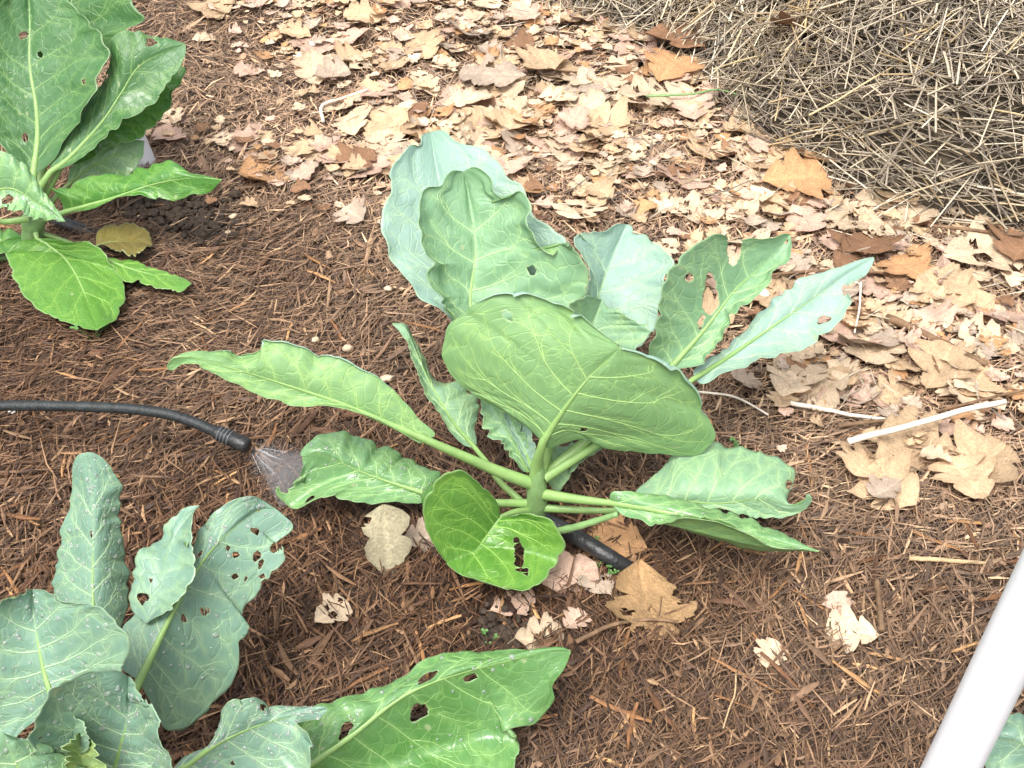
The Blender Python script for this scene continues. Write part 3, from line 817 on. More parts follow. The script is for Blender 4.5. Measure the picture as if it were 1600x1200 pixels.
    wav = .0075 * noise(G3, 3.2, seed % 4) * sc * ruffle * (.25 + aT) + .0065 * noise(G3, 9, (seed + 1) % 4) * sc * ruffle * aT ** 3
    fade = np.clip(np.sin(np.pi * np.clip(U, 0, 1)) * 2.2, 0, 1)[:, None]
    P = P + N * ((puff + wav) * fade)[..., None]
    N = normals(P) * flip
    base_P, base_N = P, N
    # rolled margins
    def roll(P, N, side, spec):
        u0, u1, rad, ang = spec
        j = 0 if side < 0 else -1; j2 = 1 if side < 0 else -2
        o0 = P[:, j] - P[:, j2]; n_ = N[:, j].copy(); e_ = int(.86 * NU); n_[e_:] = n_[e_]
        tg = np.gradient(P[:, j], axis=0); o = np.cross(n_, tg); o *= np.sign((o * o0).sum(1, keepdims=True) + 1e-12)
        o /= np.linalg.norm(o, axis=1, keepdims=True) + 1e-9
        amt = np.clip((U - u0) / .12, 0, 1) * np.clip((u1 - U) / .12, 0, 1) * (1 + .25 * np.sin(U * 31 + seed)) * (1 - .65 * np.clip((U - .84) / .14, 0, 1))
        th = np.linspace(0, ang, 9)[1:]
        cols = [P[:, j] + (rad * amt)[:, None] * (np.sin(a) * o + (1 - math.cos(a)) * n_) + 1e-5 * o for a in th]
        E = np.stack(cols, 1)
        return np.concatenate([E[:, ::-1], P], 1) if side < 0 else np.concatenate([P, E], 1)
    offL = 0
    if rollL: P = roll(P, base_N, -1, rollL); offL = 8
    if rollR: P = roll(P, base_N if not rollL else normals(P) * flip, 1, rollR)
    N = normals(P) * flip
    NCC = P.shape[1]
    leafco = np.zeros((NU, NCC, 3)); Tx = np.r_[np.full(offL, -1.0), T, np.full(NCC - offL - NC, 1.0)]
    leafco[..., 0] = (U * lenM)[:, None]; leafco[..., 1] = (Tx * wid * .5)[None] ; leafco[..., 2] = seed * .913
    VD = np.zeros((NU, NCC)); VD[:, offL:offL + NC] = np.exp(-(D / .0022) ** 2)
    # insect holes and bites
    dead = np.zeros((NU, NCC), bool); hx, hy = proj(P)
    for hi, h in enumerate(holes):
        cx, cy, rx, ry = h[:4]; rot = R(h[4]) if len(h) > 4 else 0
        a_ = np.cos(rot) * (hx - cx) + np.sin(rot) * (hy - cy); b_ = -np.sin(rot) * (hx - cx) + np.cos(rot) * (hy - cy)
        th = np.arctan2(b_ / ry, a_ / rx); ph = hi * 1.7 + seed
        f = 1 + .16 * np.sin(2 * th + ph) + .12 * np.sin(3 * th + 2 * ph) + .08 * np.sin(5 * th + ph)
        rho = np.hypot(a_ / rx, b_ / ry) / f
        dead |= rho < 1
    idx = np.arange(NU * NCC).reshape(NU, NCC)
    Q = np.stack([idx[:-1, :-1], idx[1:, :-1], idx[1:, 1:], idx[:-1, 1:]], -1).reshape(-1, 4)
    dd = dead.ravel()[Q]
    keep = ~dd.all(1)
    Q = Q[keep]
    # pull hole-side vertices of mixed faces to the hole outline
    Pf = P.reshape(-1, 3).copy()
    mixed = np.unique(Q[dd[keep]]) if dd.any() else []
    for v in mixed:
        i, j = divmod(int(v), NCC); best = None
        for di in (-1, 0, 1):
            for dj in (-1, 0, 1):
                a, b = i + di, j + dj
                if 0 <= a < NU and 0 <= b < NCC and not dead[a, b]:
                    if best is None or abs(di) + abs(dj) < best[0]: best = (abs(di) + abs(dj), a, b)
        if best: Pf[v] = .45 * Pf[v] + .55 * P[best[1], best[2]]
    if flip < 0: Q = Q[:, ::-1]
    # which way did the winding end up
    Nf = N.reshape(-1, 3)
    th_ = .0005
    nv = len(Pf); V = np.vstack([Pf, Pf - Nf * th_])
    F = np.vstack([Q, Q[:, ::-1] + nv]); fm = np.r_[np.zeros(len(Q), int), np.ones(len(Q), int)]
    E = np.vstack([Q[:, [0, 1]], Q[:, [1, 2]], Q[:, [2, 3]], Q[:, [3, 0]]])
    key = np.sort(E, 1); kk = key[:, 0].astype(np.int64) * nv + key[:, 1]
    uq, inv, ct = np.unique(kk, return_inverse=True, return_counts=True)
    B = E[ct[inv] == 1]
    F = np.vstack([F, np.stack([B[:, 1], B[:, 0], B[:, 0] + nv, B[:, 1] + nv], -1)]); fm = np.r_[fm, np.zeros(len(B), int)]
    rim = np.zeros(nv); rim[np.unique(B)] = 1.0
    used = np.zeros(2 * nv, bool); used[F.ravel()] = True
    remap = np.cumsum(used) - 1
    rim2 = np.r_[rim, rim]; lc2 = np.vstack([leafco.reshape(-1, 3)] * 2); vd2 = np.r_[VD.ravel(), VD.ravel()]
    out = dict(V=V[used], F=remap[F], fm=fm, rim=rim2[used], leafco=lc2[used], vd=vd2[used], mats=[leaf_mat(front), leaf_mat(back)])
    # vein tubes on the surface
    def surf(uu, ts):
        fi = np.clip((uu - U[0]) / (U[-1] - U[0]) * (NU - 1), 0, NU - 1.001); fj = np.clip((ts + 1) / 2 * (NC - 1), 0, NC - 1.001)
        i0 = fi.astype(int); j0 = fj.astype(int); a = (fi - i0)[:, None]; b = (fj - j0)[:, None]
        g = lambda A: A[i0, j0] * (1 - a) * (1 - b) + A[i0 + 1, j0] * a * (1 - b) + A[i0, j0 + 1] * (1 - a) * b + A[i0 + 1, j0 + 1] * a * b
        return g(base_P), g(base_N), dead[np.clip(np.round(fi).astype(int), 0, NU - 1), np.clip(np.round(fj).astype(int) + offL, 0, NCC - 1)]
    parts = []
    if vein:
        for uu, ts, w0, w1 in veins:
            m = max(6, len(uu)); fu = np.linspace(0, 1, m * 2); xo = np.linspace(0, 1, len(uu))
            p_, n_, dd_ = surf(np.interp(fu, xo, uu), np.interp(fu, xo, ts))
            cut = np.argmax(dd_) if dd_.any() else len(p_)
            if cut < 3: continue
            p_, n_ = p_[:cut], n_[:cut]
            rad = .00100 * (.65 + .35 * sc) * w0 * np.linspace(1, w1, len(p_))
            parts.append(tube(p_ + n_ * .00012, rad, 5, .55, n_, cap=False))
    out['veins'] = join(parts) if parts else None
    mp, mn, _ = surf(U, 0 * U)
    out['mid'] = (mp, mn)
    if drops:
        bv, bf = bead_verts(); prt = []
        for _ in range(drops):
            uu = np.array([r.uniform(.05, .95)]); ts = np.array([r.uniform(-.93, .93)])
            p_, n_, d_ = surf(uu, ts)
            if d_[0]: continue
            s = min(.0026, r.lognormal(math.log(.00118), .42)); n0 = n_[0]
            a = np.cross(n0, [0.3, .2, .9]); a /= np.linalg.norm(a); b = np.cross(n0, a)
            prt.append((p_[0] + s * (bv[:, :1] * a * r.uniform(.8, 1.3) + bv[:, 1:2] * b + bv[:, 2:] * n0 * .8), bf))
        out['drops'] = join(prt) if prt else None
    return out

def leaf(pl, mid, L, R_, front='green', back='under', pet=None, rad=.0042, lobes=(), **kw):
    base = np.array(pl.location)
    g = blade(mid, L, R_, front, back, **kw)
    def mk(g, parent, name):
        me = mesh_from(name, g['V'] - base, g['F'], g['mats'], g['fm'], attrs={'rim': ('FLOAT', g['rim']), 'leafco': ('FLOAT_VECTOR', g['leafco']), 'vd': ('FLOAT', g['vd'])})
        return put(name, me, parent)
    o = mk(g, pl, 'leaf')
    if g['veins']: put('veins', mesh_from('veins', g['veins'][0] - base, g['veins'][1], [vein_mat(front)]), o)
    mp, mn = g['mid']
    s = np.linspace(0, 1, len(mp)); rr = rad * (.60 * (1 - s) ** 1.8 + .13)
    pts, nn, rads = mp - mn * .0006, mn, rr
    if pet:
        pp = np.array([list(x) for x in pet] + [list(mid[0])], float)
        Q = spline(pp, n=18); dq = (600 - Q[:, 1]) / FPX; Q[:, 2] = np.minimum(Q[:, 2], (CAM_Z - .014) * (CP + dq * SP) / (SP - dq * CP)); W = at(Q[:, 0], Q[:, 1], Q[:, 2])[:-1]
        pts = np.vstack([W, pts]); nn = np.vstack([np.repeat(mn[:1], len(W), 0), nn]); rads = np.r_[np.linspace(rad * 1.25, rad * .73, len(W)), rads]
    v, f = tube(pts, rads, 8, .8, nn, cap=False)
    put('midrib', mesh_from('midrib', v - base, f, [RIB]), o)
    if g.get('drops'): 
        d = put('water_drops', poly_mesh('water_drops', g['drops'][0] - base, g['drops'][1], [DROP]), o); tag(d, kind='stuff')
    for lb in lobes:
        g2 = blade(**lb); lo_ = mk(g2, o, 'leaf_lobe')
    return o

def stalk(pl, pts, rads, name='stalk'):
    base = np.array(pl.location)
    p = spline(np.array(pts, float), n=16); r_ = np.interp(np.linspace(0, 1, 16), np.linspace(0, 1, len(rads)), rads)
    r_ = r_ * (1 + .07 * np.sin(np.arange(16) * 2.1))
    v, f = tube(p, r_, 12)
    return put(name, poly_mesh(name, v - base, f, [STEM]), pl)

# ---- middle collard
q = gp(838, 822); SY = q[1]
pm = plant((q[0], q[1], 0), 'middle collard with splayed blue-green leaves being sprayed by the nozzle')
top = at(840, 738, SY)
stalk(pm, [(q[0], q[1], -.02), tuple(at(838, 790, SY)), tuple(at(839, 760, SY)), tuple(top), tuple(top + np.array([0, 0, .02]))], [.012, .0105, .0115, .0095, .004])
# tall pale leaf at the back
leaf(pm, [(790, 610, 1.10), (740, 450, 1.17), (690, 295, 1.245), (672, 205, 1.295)],
     [(735, 540), (690, 487), (653, 463), (632, 433), (607, 400), (593, 353), (597, 317), (609, 297), (603, 280), (610, 258), (627, 235), (648, 229), (655, 213)],
     [(850, 520), (890, 440), (887, 382), (863, 360), (833, 337), (817, 302), (790, 280), (773, 257), (747, 234), (710, 221), (693, 204)],
     'blue', 'under', pet=[(838, 742, 1.02), (820, 690, 1.05)], cupL=-.02, cupR=-.02, seed=1, nlat=6, holes=[(640, 251, 3, 3), (661, 277, 3, 2.5), (752, 232, 6, 3, 20)])
# green leaf in front of it
leaf(pm, [(755, 540, 1.08), (735, 475, 1.11), (743, 387, 1.15), (731, 300, 1.19), (724, 268, 1.20)],
     [(725, 530), (703, 500), (680, 460), (662, 397), (657, 330), (667, 302), (693, 291), (697, 277), (708, 266)],
     [(830, 530), (880, 485), (915, 460), (919, 427), (911, 394), (893, 379), (870, 388), (850, 378), (827, 345), (833, 328), (826, 309), (807, 299), (790, 311), (773, 296), (767, 277), (743, 261)],
     'green', 'under', pet=[(838, 742, 1.02), (805, 640, 1.05)], cupL=-.035, cupR=-.03, seed=2, nlat=5, holes=[(833, 420, 7, 11, 10), (782, 298, 5, 8, -30)], quilt=1.6, ruffle=1.3)
# blue leaf right of it
leaf(pm, [(905, 560, 1.12), (935, 460, 1.19), (955, 408, 1.225), (979, 350, 1.26)],
     [(890, 520), (915, 470), (919, 430), (910, 395), (903, 371), (925, 366), (943, 362), (962, 350)],
     [(960, 560), (1020, 520), (1042, 440), (1055, 413), (1040, 389), (1020, 379), (1010, 367), (993, 366), (987, 353)],
     'blue', 'under', pet=[(848, 740, 1.02), (870, 660, 1.06)], cupL=-.02, cupR=-.02, seed=3, nlat=5, holes=[(996, 424, 2.5, 2)])
# low green leaf between
leaf(pm, [(890, 600, 1.055), (915, 540, 1.08), (940, 468, 1.11)],
     [(870, 560), (872, 500), (882, 480), (899, 467), (920, 460)],
     [(950, 590), (997, 548), (1020, 515), (994, 499), (977, 486), (959, 486)],
     'pale', 'under', pet=[(846, 740, 1.015), (862, 680, 1.03)], cupL=-.02, cupR=-.02, seed=4, nlat=4)
# ragged leaf on the right
leaf(pm, [(1045, 578, 1.095), (1101, 515, 1.13), (1150, 453, 1.165), (1205, 405, 1.20), (1235, 366, 1.22)],
     [(1015, 560), (1020, 515), (1030, 485), (1039, 444), (1057, 415), (1091, 389), (1120, 373), (1150, 378), (1180, 382), (1205, 375), (1225, 366)],
     [(1100, 570), (1134, 532), (1146, 492), (1172, 468), (1196, 447), (1204, 421), (1230, 406), (1237, 388)],
     'green', 'under', pet=[(852, 742, 1.02), (950, 660, 1.055)], cupL=-.03, cupR=-.02, seed=5, nlat=6, rad=.005,
     holes=[(1078, 434, 7, 8), (1110, 462, 12, 34, 8), (1093, 398, 3.5, 3), (1147, 388, 13, 24, -8), (1096, 503, 5, 12, 20), (1230, 376, 5, 4)])
# long pale leaf reaching right
leaf(pm, [(1085, 592, 1.10), (1140, 557, 1.13), (1205, 512, 1.16), (1270, 466, 1.19), (1319, 431, 1.215), (1366, 401, 1.24)],
     [(1085, 577), (1107, 560), (1153, 525), (1182, 492), (1211, 463), (1247, 440), (1293, 421), (1325, 411)],
     [(1100, 600), (1127, 582), (1172, 571), (1231, 557), (1267, 538), (1293, 518), (1319, 497), (1332, 470), (1326, 447), (1351, 431), (1364, 411)],
     'blue', 'under', pet=[(850, 748, 1.01), (940, 690, 1.045), (1030, 628, 1.08)], cupL=.015, cupR=-.035, seed=6, nlat=6, rad=.0045, holes=[(1288, 499, 11, 6, -30), (1172, 525, 2, 2), (1240, 464, 2.5, 1.8), (1322, 452, 9, 7, 0), (1268, 540, 5, 4)], quilt=.8)
# big front leaf turned away, its underside towards us
leaf(pm, [(848, 692, 1.0), (867, 661, 1.002), (890, 628, 1.006), (915, 596, 1.012), (945, 566, 1.020), (968, 544, 1.026)],
     [(838, 680), (819, 662), (780, 636), (757, 625), (735, 611), (711, 590), (694, 560), (696, 537), (703, 509), (718, 490), (735, 479), (760, 467), (790, 463), (830, 468), (870, 483), (920, 512)],
     [(856, 700), (880, 690), (915, 679), (945, 692), (985, 699), (1050, 704), (1088, 704), (1111, 692), (1116, 677), (1106, 650), (1090, 618), (1050, 580), (1010, 556)],
     'under', 'blue', pet=[(836, 765, 1.012), (838, 728, 1.008)], cupL=.045, cupR=.03, seed=7, nlat=5, NU=110, NT=34, rad=.0062, spread=.30, ruffle=.45, quilt=.45,
     rollL=(.56, 1.1, .0040, 2.9), rollR=(.62, 1.1, .0036, 2.9), holes=[(793, 492, 7, 13, -15), (751, 537, 10, 4, 8), (912, 672, 7, 3, -10)])
# long leaf reaching left, underside to us
leaf(pm, [(665, 687, 1.0), (640, 676, 1.003), (573, 647, 1.008), (523, 627, 1.012), (453, 604, 1.016), (400, 587, 1.018), (340, 569, 1.02), (298, 558, 1.02), (268, 560, 1.018)],
     [(680, 678), (655, 655), (636, 632), (619, 612), (590, 593), (540, 567), (490, 549), (440, 536), (408, 535), (414, 546), (393, 555), (373, 559), (353, 551), (297, 549)],
     [(655, 692), (600, 662), (560, 645), (523, 635), (473, 633), (427, 623), (387, 609), (340, 584), (290, 568), (270, 579), (260, 574)],
     'under', 'blue', pet=[(832, 756, 1.01), (780, 737, 1.004), (720, 711, 1.0)], cupL=.022, cupR=-.012, seed=8, nlat=8, rad=.0062, spread=.13, ruffle=.7, quilt=.5, rollL=(.22, .9, .0014, 3.0), holes=[(372, 552, 6, 6), (398, 545, 8, 5, 0)])
# wet leaf below the nozzle
leaf(pm, [(665, 772, 1.018), (590, 747, 1.028), (540, 727, 1.034), (500, 711, 1.036), (472, 714, 1.036)],
     [(690, 742), (673, 730), (637, 717), (600, 698), (573, 687), (547, 677), (507, 678), (480, 693), (469, 708)],
     [(657, 786), (620, 785), (573, 784), (540, 778), (507, 774), (487, 776), (460, 788), (440, 781), (432, 768), (460, 764), (468, 756), (474, 735)],
     'wet', 'under', pet=[(826, 787, 1.01), (770, 786, 1.0), (710, 783, 1.005)], cupL=.035, cupR=-.03, seed=9, nlat=6, rad=.0045, ruffle=1.2, holes=[(484, 779, 8, 4, -20), (447, 752, 16, 14, 0)], drops=60)
# round bright leaf in front
leaf(pm, [(782, 808, .975), (764, 833, .962), (748, 856, .95), (733, 880, .938), (722, 899, .93)],
     [(776, 784), (751, 759), (722, 741), (694, 749), (671, 772), (663, 790), (665, 817), (681, 858), (704, 889)],
     [(800, 806), (826, 801), (858, 816), (872, 837), (880, 856), (873, 874), (859, 888), (846, 908), (817, 924), (784, 922), (745, 908)],
     'bright', 'under', pet=[(832, 798, 1.008), (805, 800, .99)], cupL=-.012, cupR=-.02, seed=10, nlat=5, rad=.0038, spread=.3, rough_edge=.7, holes=[(811, 868, 9, 25, -8), (821, 893, 6, 6)],
     lobes=[dict(mid=[(735, 752, .985), (700, 757, .98), (672, 772, .975), (660, 790, .972)], L=[(722, 742), (704, 735), (690, 744), (672, 752), (655, 772)], R_=[(725, 757), (700, 766), (680, 779), (668, 793)], front='deep', back='under', seed=31, NU=30, NT=9, nlat=3, vein=False)])
# lower right leaf lying back
leaf(pm, [(1000, 790, .985), (1065, 784, .985), (1123, 787, .982), (1190, 780, .978), (1235, 790, .972), (1268, 776, .965)],
     [(995, 771, .02), (1020, 751, .035), (1037, 730, .05), (1054, 705, .065), (1106, 691, .075), (1156, 695, .07), (1197, 707, .06), (1230, 726, .045), (1244, 737, .04), (1234, 767, .02), (1228, 782, .012), (1240, 791, .006), (1256, 783, .003), (1261, 771, .002)],
     [(1065, 795), (1123, 800), (1175, 808), (1205, 811), (1242, 804), (1268, 787)],
     'pale', 'under', pet=[(844, 794, 1.008), (953, 798, .995)], cupR=-.01, seed=11, nlat=6, rad=.004, spread=.2, holes=[(1233, 757, 7, 6), (1240, 775, 9, 9)])
# lower right leaf, wet and folded over
leaf(pm, [(953, 786, .975), (1020, 797, .955), (1090, 812, .94), (1160, 832, .925), (1225, 850, .912), (1281, 862, .90)],
     [(955, 770), (975, 768), (1044, 775), (1080, 781), (1114, 792), (1145, 801), (1176, 811), (1226, 830)],
     [(975, 806), (1000, 812), (1019, 821), (1045, 817), (1065, 808), (1114, 815), (1160, 835), (1205, 858), (1246, 859)],
     'wet', 'under', pet=[(846, 772, 1.008), (900, 780, .99)], cupL=.03, cupR=-.02, seed=12, nlat=5, rad=.0058, ruffle=1.0, drops=25,
     lobes=[dict(mid=[(1000, 810, .958), (1090, 832, .935), (1180, 852, .915), (1280, 862, .902)], L=[(1020, 812), (1065, 806), (1114, 814), (1160, 833), (1205, 856), (1246, 858)], R_=[(1040, 824), (1094, 842), (1135, 854), (1217, 863)], front='under', back='wet', seed=32, NU=50, NT=11, nlat=5, cupL=-.006, cupR=.014)])
stalk(pm, [tuple(at(862, 832, .985)), tuple(at(905, 822, .975)), tuple(at(965, 803, .962))], [.0042, .0038, .003], 'petiole')
# folded narrow leaf on the left
leaf(pm, [(742, 700, 1.05), (707, 658, 1.065), (672, 598, 1.09), (648, 545, 1.11), (634, 515, 1.12), (612, 505, 1.125)],
     [(725, 695), (707, 675), (670, 625), (650, 583), (634, 533)],
     [(745, 690), (742, 668), (748, 648), (750, 630), (732, 611), (714, 599), (697, 601), (676, 593), (660, 557), (641, 523), (633, 507)],
     'pale', 'under', pet=[(828, 797, 1.01), (805, 775, 1.02), (780, 752, 1.03), (760, 722, 1.042)], cupL=-.012, cupR=.025, seed=13, nlat=5, rad=.0038, ruffle=.8)
# young leaves at the heart
leaf(pm, [(826, 738, 1.025), (800, 690, 1.04), (775, 645, 1.06), (752, 612, 1.075)], [(815, 735), (800, 716), (784, 698), (763, 680), (752, 648)], [(832, 720), (826, 690), (805, 650), (775, 615)], 'green', 'under', seed=14, nlat=4, rad=.003, cupL=-.01, cupR=-.01, NU=50, NT=15, rough_edge=1.6)
leaf(pm, [(832, 738, 1.02), (818, 700, 1.03), (800, 660, 1.045), (785, 630, 1.055)], [(822, 725), (808, 695), (790, 660)], [(838, 715), (835, 690), (815, 650)], 'blue', 'under', seed=15, nlat=3, rad=.0028, cupL=-.006, cupR=-.01, NU=40, NT=13)
leaf(pm, [(846, 745, 1.02), (870, 727, 1.03), (905, 708, 1.04), (950, 688, 1.055)], [(850, 720), (862, 700), (900, 685), (930, 680)], [(858, 755), (870, 768), (886, 750), (903, 724), (935, 704)], 'pale', 'blue', seed=16, nlat=4, rad=.003, cupL=.02, cupR=-.01, NU=44, NT=15)

# ---- rear collard on the left
q = gp(48, 400)
pa = plant((q[0], q[1], 0), 'lush bright green collard beside the white stake')
stalk(pa, [(q[0], q[1], -.02), tuple(at(52, 370, q[1])), tuple(at(52, 335, q[1])), tuple(at(50, 300, q[1] + .01))], [.017, .015, .016, .008])
YA = q[1]
leaf(pa, [(52, 272, YA + .02), (58, 215, YA + .05), (56, 165, YA + .075), (46, 100, YA + .11), (46, 25, YA + .15), (42, -45, YA + .18)],
     [(20, 250), (0, 222), (-35, 150), (-40, 80), (-22, 20), (10, -30)], [(75, 255), (100, 222), (150, 165), (168, 100), (165, 70), (130, 30), (92, 0), (62, -30)],
     'mid', 'under', pet=[(52, 335, YA)], cupL=-.03, cupR=-.03, seed=41, nlat=6, rad=.007, NU=100, NT=32, holes=[(37, 55, 8, 6), (63, 85, 7, 5), (39, 214, 5, 8, 20), (130, 128, 12, 4, -30), (60, 118, 3, 3), (35, 170, 3, 2), (78, 95, 3, 2)], quilt=1.4)
leaf(pa, [(78, 270, YA + .02), (110, 245, YA + .03), (160, 190, YA + .055), (190, 145, YA + .075), (222, 100, YA + .095), (290, 68, YA + .12)],
     [(90, 225), (140, 150), (166, 105), (171, 70), (185, 50), (205, 45), (237, 50), (272, 62)], [(120, 255), (155, 222), (210, 176), (250, 150), (277, 115), (289, 85)],
     'mid', 'under', pet=[(54, 335, YA), (60, 300, YA + .01)], cupL=.03, cupR=-.02, seed=42, nlat=6, rad=.006, holes=[(236, 66, 9, 6, 20), (163, 120, 8, 5)])
leaf(pa, [(100, 150, YA + .14), (106, 60, YA + .18), (112, 0, YA + .21), (116, -60, YA + .24)],
     [(60, 120), (40, 40), (60, -30)], [(160, 100), (200, 50), (226, 40), (229, 25), (214, 3), (200, -30), (160, -55)], 'mid', 'under', pet=[(52, 335, YA + .02), (70, 250, YA + .08)], cupL=-.02, cupR=-.02, seed=43, nlat=5, rad=.006)
leaf(pa, [(95, 262, YA + .03), (140, 215, YA + .07), (200, 165, YA + .11), (286, 103, YA + .15)],
     [(120, 215), (180, 140), (240, 110)], [(130, 250), (175, 226), (212, 214), (242, 194), (262, 170), (281, 135), (291, 112)], 'deep', 'under', pet=[(54, 335, YA + .01)], cupL=.01, cupR=-.02, seed=44, nlat=6, rad=.005, ruffle=1.4)
leaf(pa, [(100, 332, YA), (175, 310, YA - .01), (240, 288, YA - .015), (300, 278, YA - .02), (347, 281, YA - .03)],
     [(95, 315), (76, 291), (100, 292), (125, 281), (160, 276), (196, 276), (220, 259), (268, 252), (296, 272), (310, 275)],
     [(130, 327), (200, 309), (250, 312), (282, 311), (325, 302), (340, 288)], 'deep', 'bright', pet=[(58, 345, YA)], cupL=.03, cupR=-.01, seed=45, nlat=6, rad=.0055, ruffle=1.2)
leaf(pa, [(105, 290, YA + .04), (140, 262, YA + .06), (180, 242, YA + .08), (226, 220, YA + .10)],
     [(115, 255), (150, 230), (194, 219)], [(130, 288), (175, 283), (207, 274), (221, 250)], 'wet', 'under', pet=[(56, 340, YA + .01)], cupL=.01, cupR=-.01, seed=46, nlat=4, rad=.004, NU=50, NT=15)
leaf(pa, [(-20, 300, YA - .05), (20, 295, YA - .06), (60, 318, YA - .07), (102, 346, YA - .09)],
     [(-15, 250), (2, 236), (30, 249), (56, 280), (77, 312)], [(-10, 318), (30, 336), (70, 348)], 'wet', 'under', pet=[(45, 342, YA - .02), (0, 346, YA - .03), (-30, 330, YA - .04)], cupL=.02, cupR=-.02, seed=47, nlat=5, rad=.004, holes=[(12, 312, 9, 7)], drops=40)
leaf(pa, [(58, 374, YA - .02), (80, 385, YA - .03), (110, 415, YA - .05), (135, 465, YA - .08), (152, 516, YA - .11)],
     [(50, 374), (25, 383), (11, 400), (16, 425), (27, 447), (50, 476), (75, 492), (105, 501), (130, 512)], [(80, 371), (110, 373), (145, 381), (170, 405), (187, 428), (196, 450), (190, 476), (175, 500)],
     'bright', 'under', pet=[(53, 352, YA - .005)], cupL=-.01, cupR=-.01, seed=48, nlat=5, rad=.0045, spread=.3, rough_edge=.7)
leaf(pa, [(160, 402, YA - .02), (200, 418, YA - .03), (250, 432, YA - .04), (300, 443, YA - .05)], [(185, 403), (215, 408), (245, 420), (282, 431)], [(180, 425), (195, 440), (222, 443), (275, 455)], 'bright', 'under', pet=[(58, 362, YA), (110, 380, YA)], seed=49, nlat=4, rad=.0035, NU=50, NT=13, cupL=.015, cupR=-.01)
leaf(pa, [(150, 385, YA + .03), (175, 380, YA + .03), (205, 380, YA + .03), (238, 384, YA + .03)], [(155, 370), (176, 358), (208, 357), (233, 367)], [(165, 392), (200, 407), (230, 397)], 'yellow', 'yellow', seed=50, nlat=4, rad=.003, NU=40, NT=13, cupL=.02, cupR=-.01, ruffle=2.5)
leaf(pa, [(-50, 395, YA - .02), (-15, 385, YA - .02), (10, 375, YA - .01), (38, 372, YA)], [(-40, 375), (-10, 360), (15, 358)], [(-40, 415), (-5, 405), (22, 392)], 'deep', 'under', seed=51, nlat=4, rad=.0035, NU=40, NT=13)
stalk(pa, [tuple(at(46, 385, YA)), tuple(at(20, 400, YA - .02)), tuple(at(-30, 408, YA - .03))], [.005, .0045, .004], 'petiole')

# ---- near collard at the lower left
bq = gp(115, 1310)
pb = plant((bq[0], bq[1], 0), 'water-beaded blue-green collard with insect-chewed holes')
YB = bq[1]
stalk(pb, [(bq[0], bq[1], -.02), (bq[0], bq[1], .05), (bq[0] + .005, bq[1], .10), (bq[0] + .005, bq[1], .15)], [.017, .016, .015, .006])
leaf(pb, [(150, 1010, .735), (145, 928, .785), (145, 817, .825), (140, 740, .85), (132, 707, .86)],
     [(105, 985), (81, 922), (86, 880), (98, 826), (111, 775), (114, 738), (119, 714)], [(180, 1000), (196, 960), (203, 915), (200, 881), (191, 839), (186, 800), (194, 771), (187, 754), (170, 728), (148, 709)],
     'dusk', 'under', pet=[(118, 1230, YB + .01), (140, 1110, .68)], cupL=.012, cupR=.02, seed=61, nlat=6, rad=.0026, drops=170, holes=[(143, 834, 2.5, 6)])
leaf(pb, [(218, 1065, .68), (251, 996, .715), (281, 937, .745), (315, 881, .775), (349, 839, .80), (400, 798, .825), (432, 795, .83)],
     [(190, 1040), (192, 996), (212, 958), (245, 920), (284, 880), (303, 858), (317, 828), (347, 803), (380, 779), (410, 786)],
     [(250, 1130), (276, 1141), (298, 1132), (325, 1107), (357, 1073), (374, 1030), (380, 1000), (394, 981), (378, 966), (384, 948), (397, 932), (414, 911), (442, 881), (446, 866), (432, 850), (459, 823)],
     'dusk', 'under', pet=[(122, 1225, YB + .01), (170, 1150, .63)], cupL=.015, cupR=-.015, seed=62, nlat=7, rad=.0056, NU=120, NT=34, spread=.22, drops=150,
     holes=[(399, 830, 9, 5, 8), (358, 857, 5, 4), (369, 866, 5.5, 6, 40), (401, 868, 8, 8), (408, 881, 5, 9, 30), (368, 901, 5, 5), (385, 905, 7, 4), (410, 902, 7, 7), (288, 967, 6, 7, 30), (320, 955, 9, 7), (312, 866, 3, 7, 30), (348, 859, 2.5, 2.5), (373, 940, 3, 4), (280, 990, 2.5, 2), (432, 855, 12, 7, -20), (403, 797, 4, 2), (422, 812, 2, 2)],
     lobes=[dict(mid=[(228, 975, .722), (250, 905, .752), (272, 835, .79), (312, 789, .81)], L=[(207, 950), (205, 915), (217, 869), (235, 857), (255, 847), (262, 820), (287, 793)], R_=[(270, 950), (300, 900), (296, 862), (286, 826), (296, 799)], front='dusk', back='under', seed=33, NU=60, NT=15, nlat=4, cupL=.01, cupR=-.02, holes=[(223, 934, 8, 11, 10), (234, 908, 6, 4), (257, 884, 3, 2)], ruffle=1.5)])
leaf(pb, [(84, 1100, .645), (68, 1043, .665), (56, 971, .69), (50, 921, .705)],
     [(60, 1130), (30, 1150), (-20, 1140), (-60, 1080), (-65, 1000), (-40, 945), (0, 922), (20, 919)], [(130, 1095), (185, 1055), (197, 1022), (193, 996), (170, 962), (153, 944), (123, 941), (102, 934), (81, 922)],
     'dusk', 'under', pet=[(115, 1235, YB), (100, 1160, .625)], cupL=-.02, cupR=-.02, seed=63, nlat=5, rad=.0045, NU=96, NT=32, spread=.3, drops=170)
leaf(pb, [(172, 1225, .585), (190, 1160, .60), (203, 1105, .612), (200, 1056, .622)],
     [(120, 1220), (70, 1190), (42, 1150), (66, 1100), (85, 1077), (119, 1064), (153, 1058), (183, 1051)], [(230, 1225), (290, 1215), (286, 1166), (274, 1136), (276, 1111), (255, 1085), (215, 1058)],
     'dusk', 'under', pet=[(120, 1260, YB), (150, 1245, .58)], cupL=-.035, cupR=-.03, seed=64, nlat=5, rad=.0038, spread=.3, drops=190, quilt=1.6, ruffle=1.5)
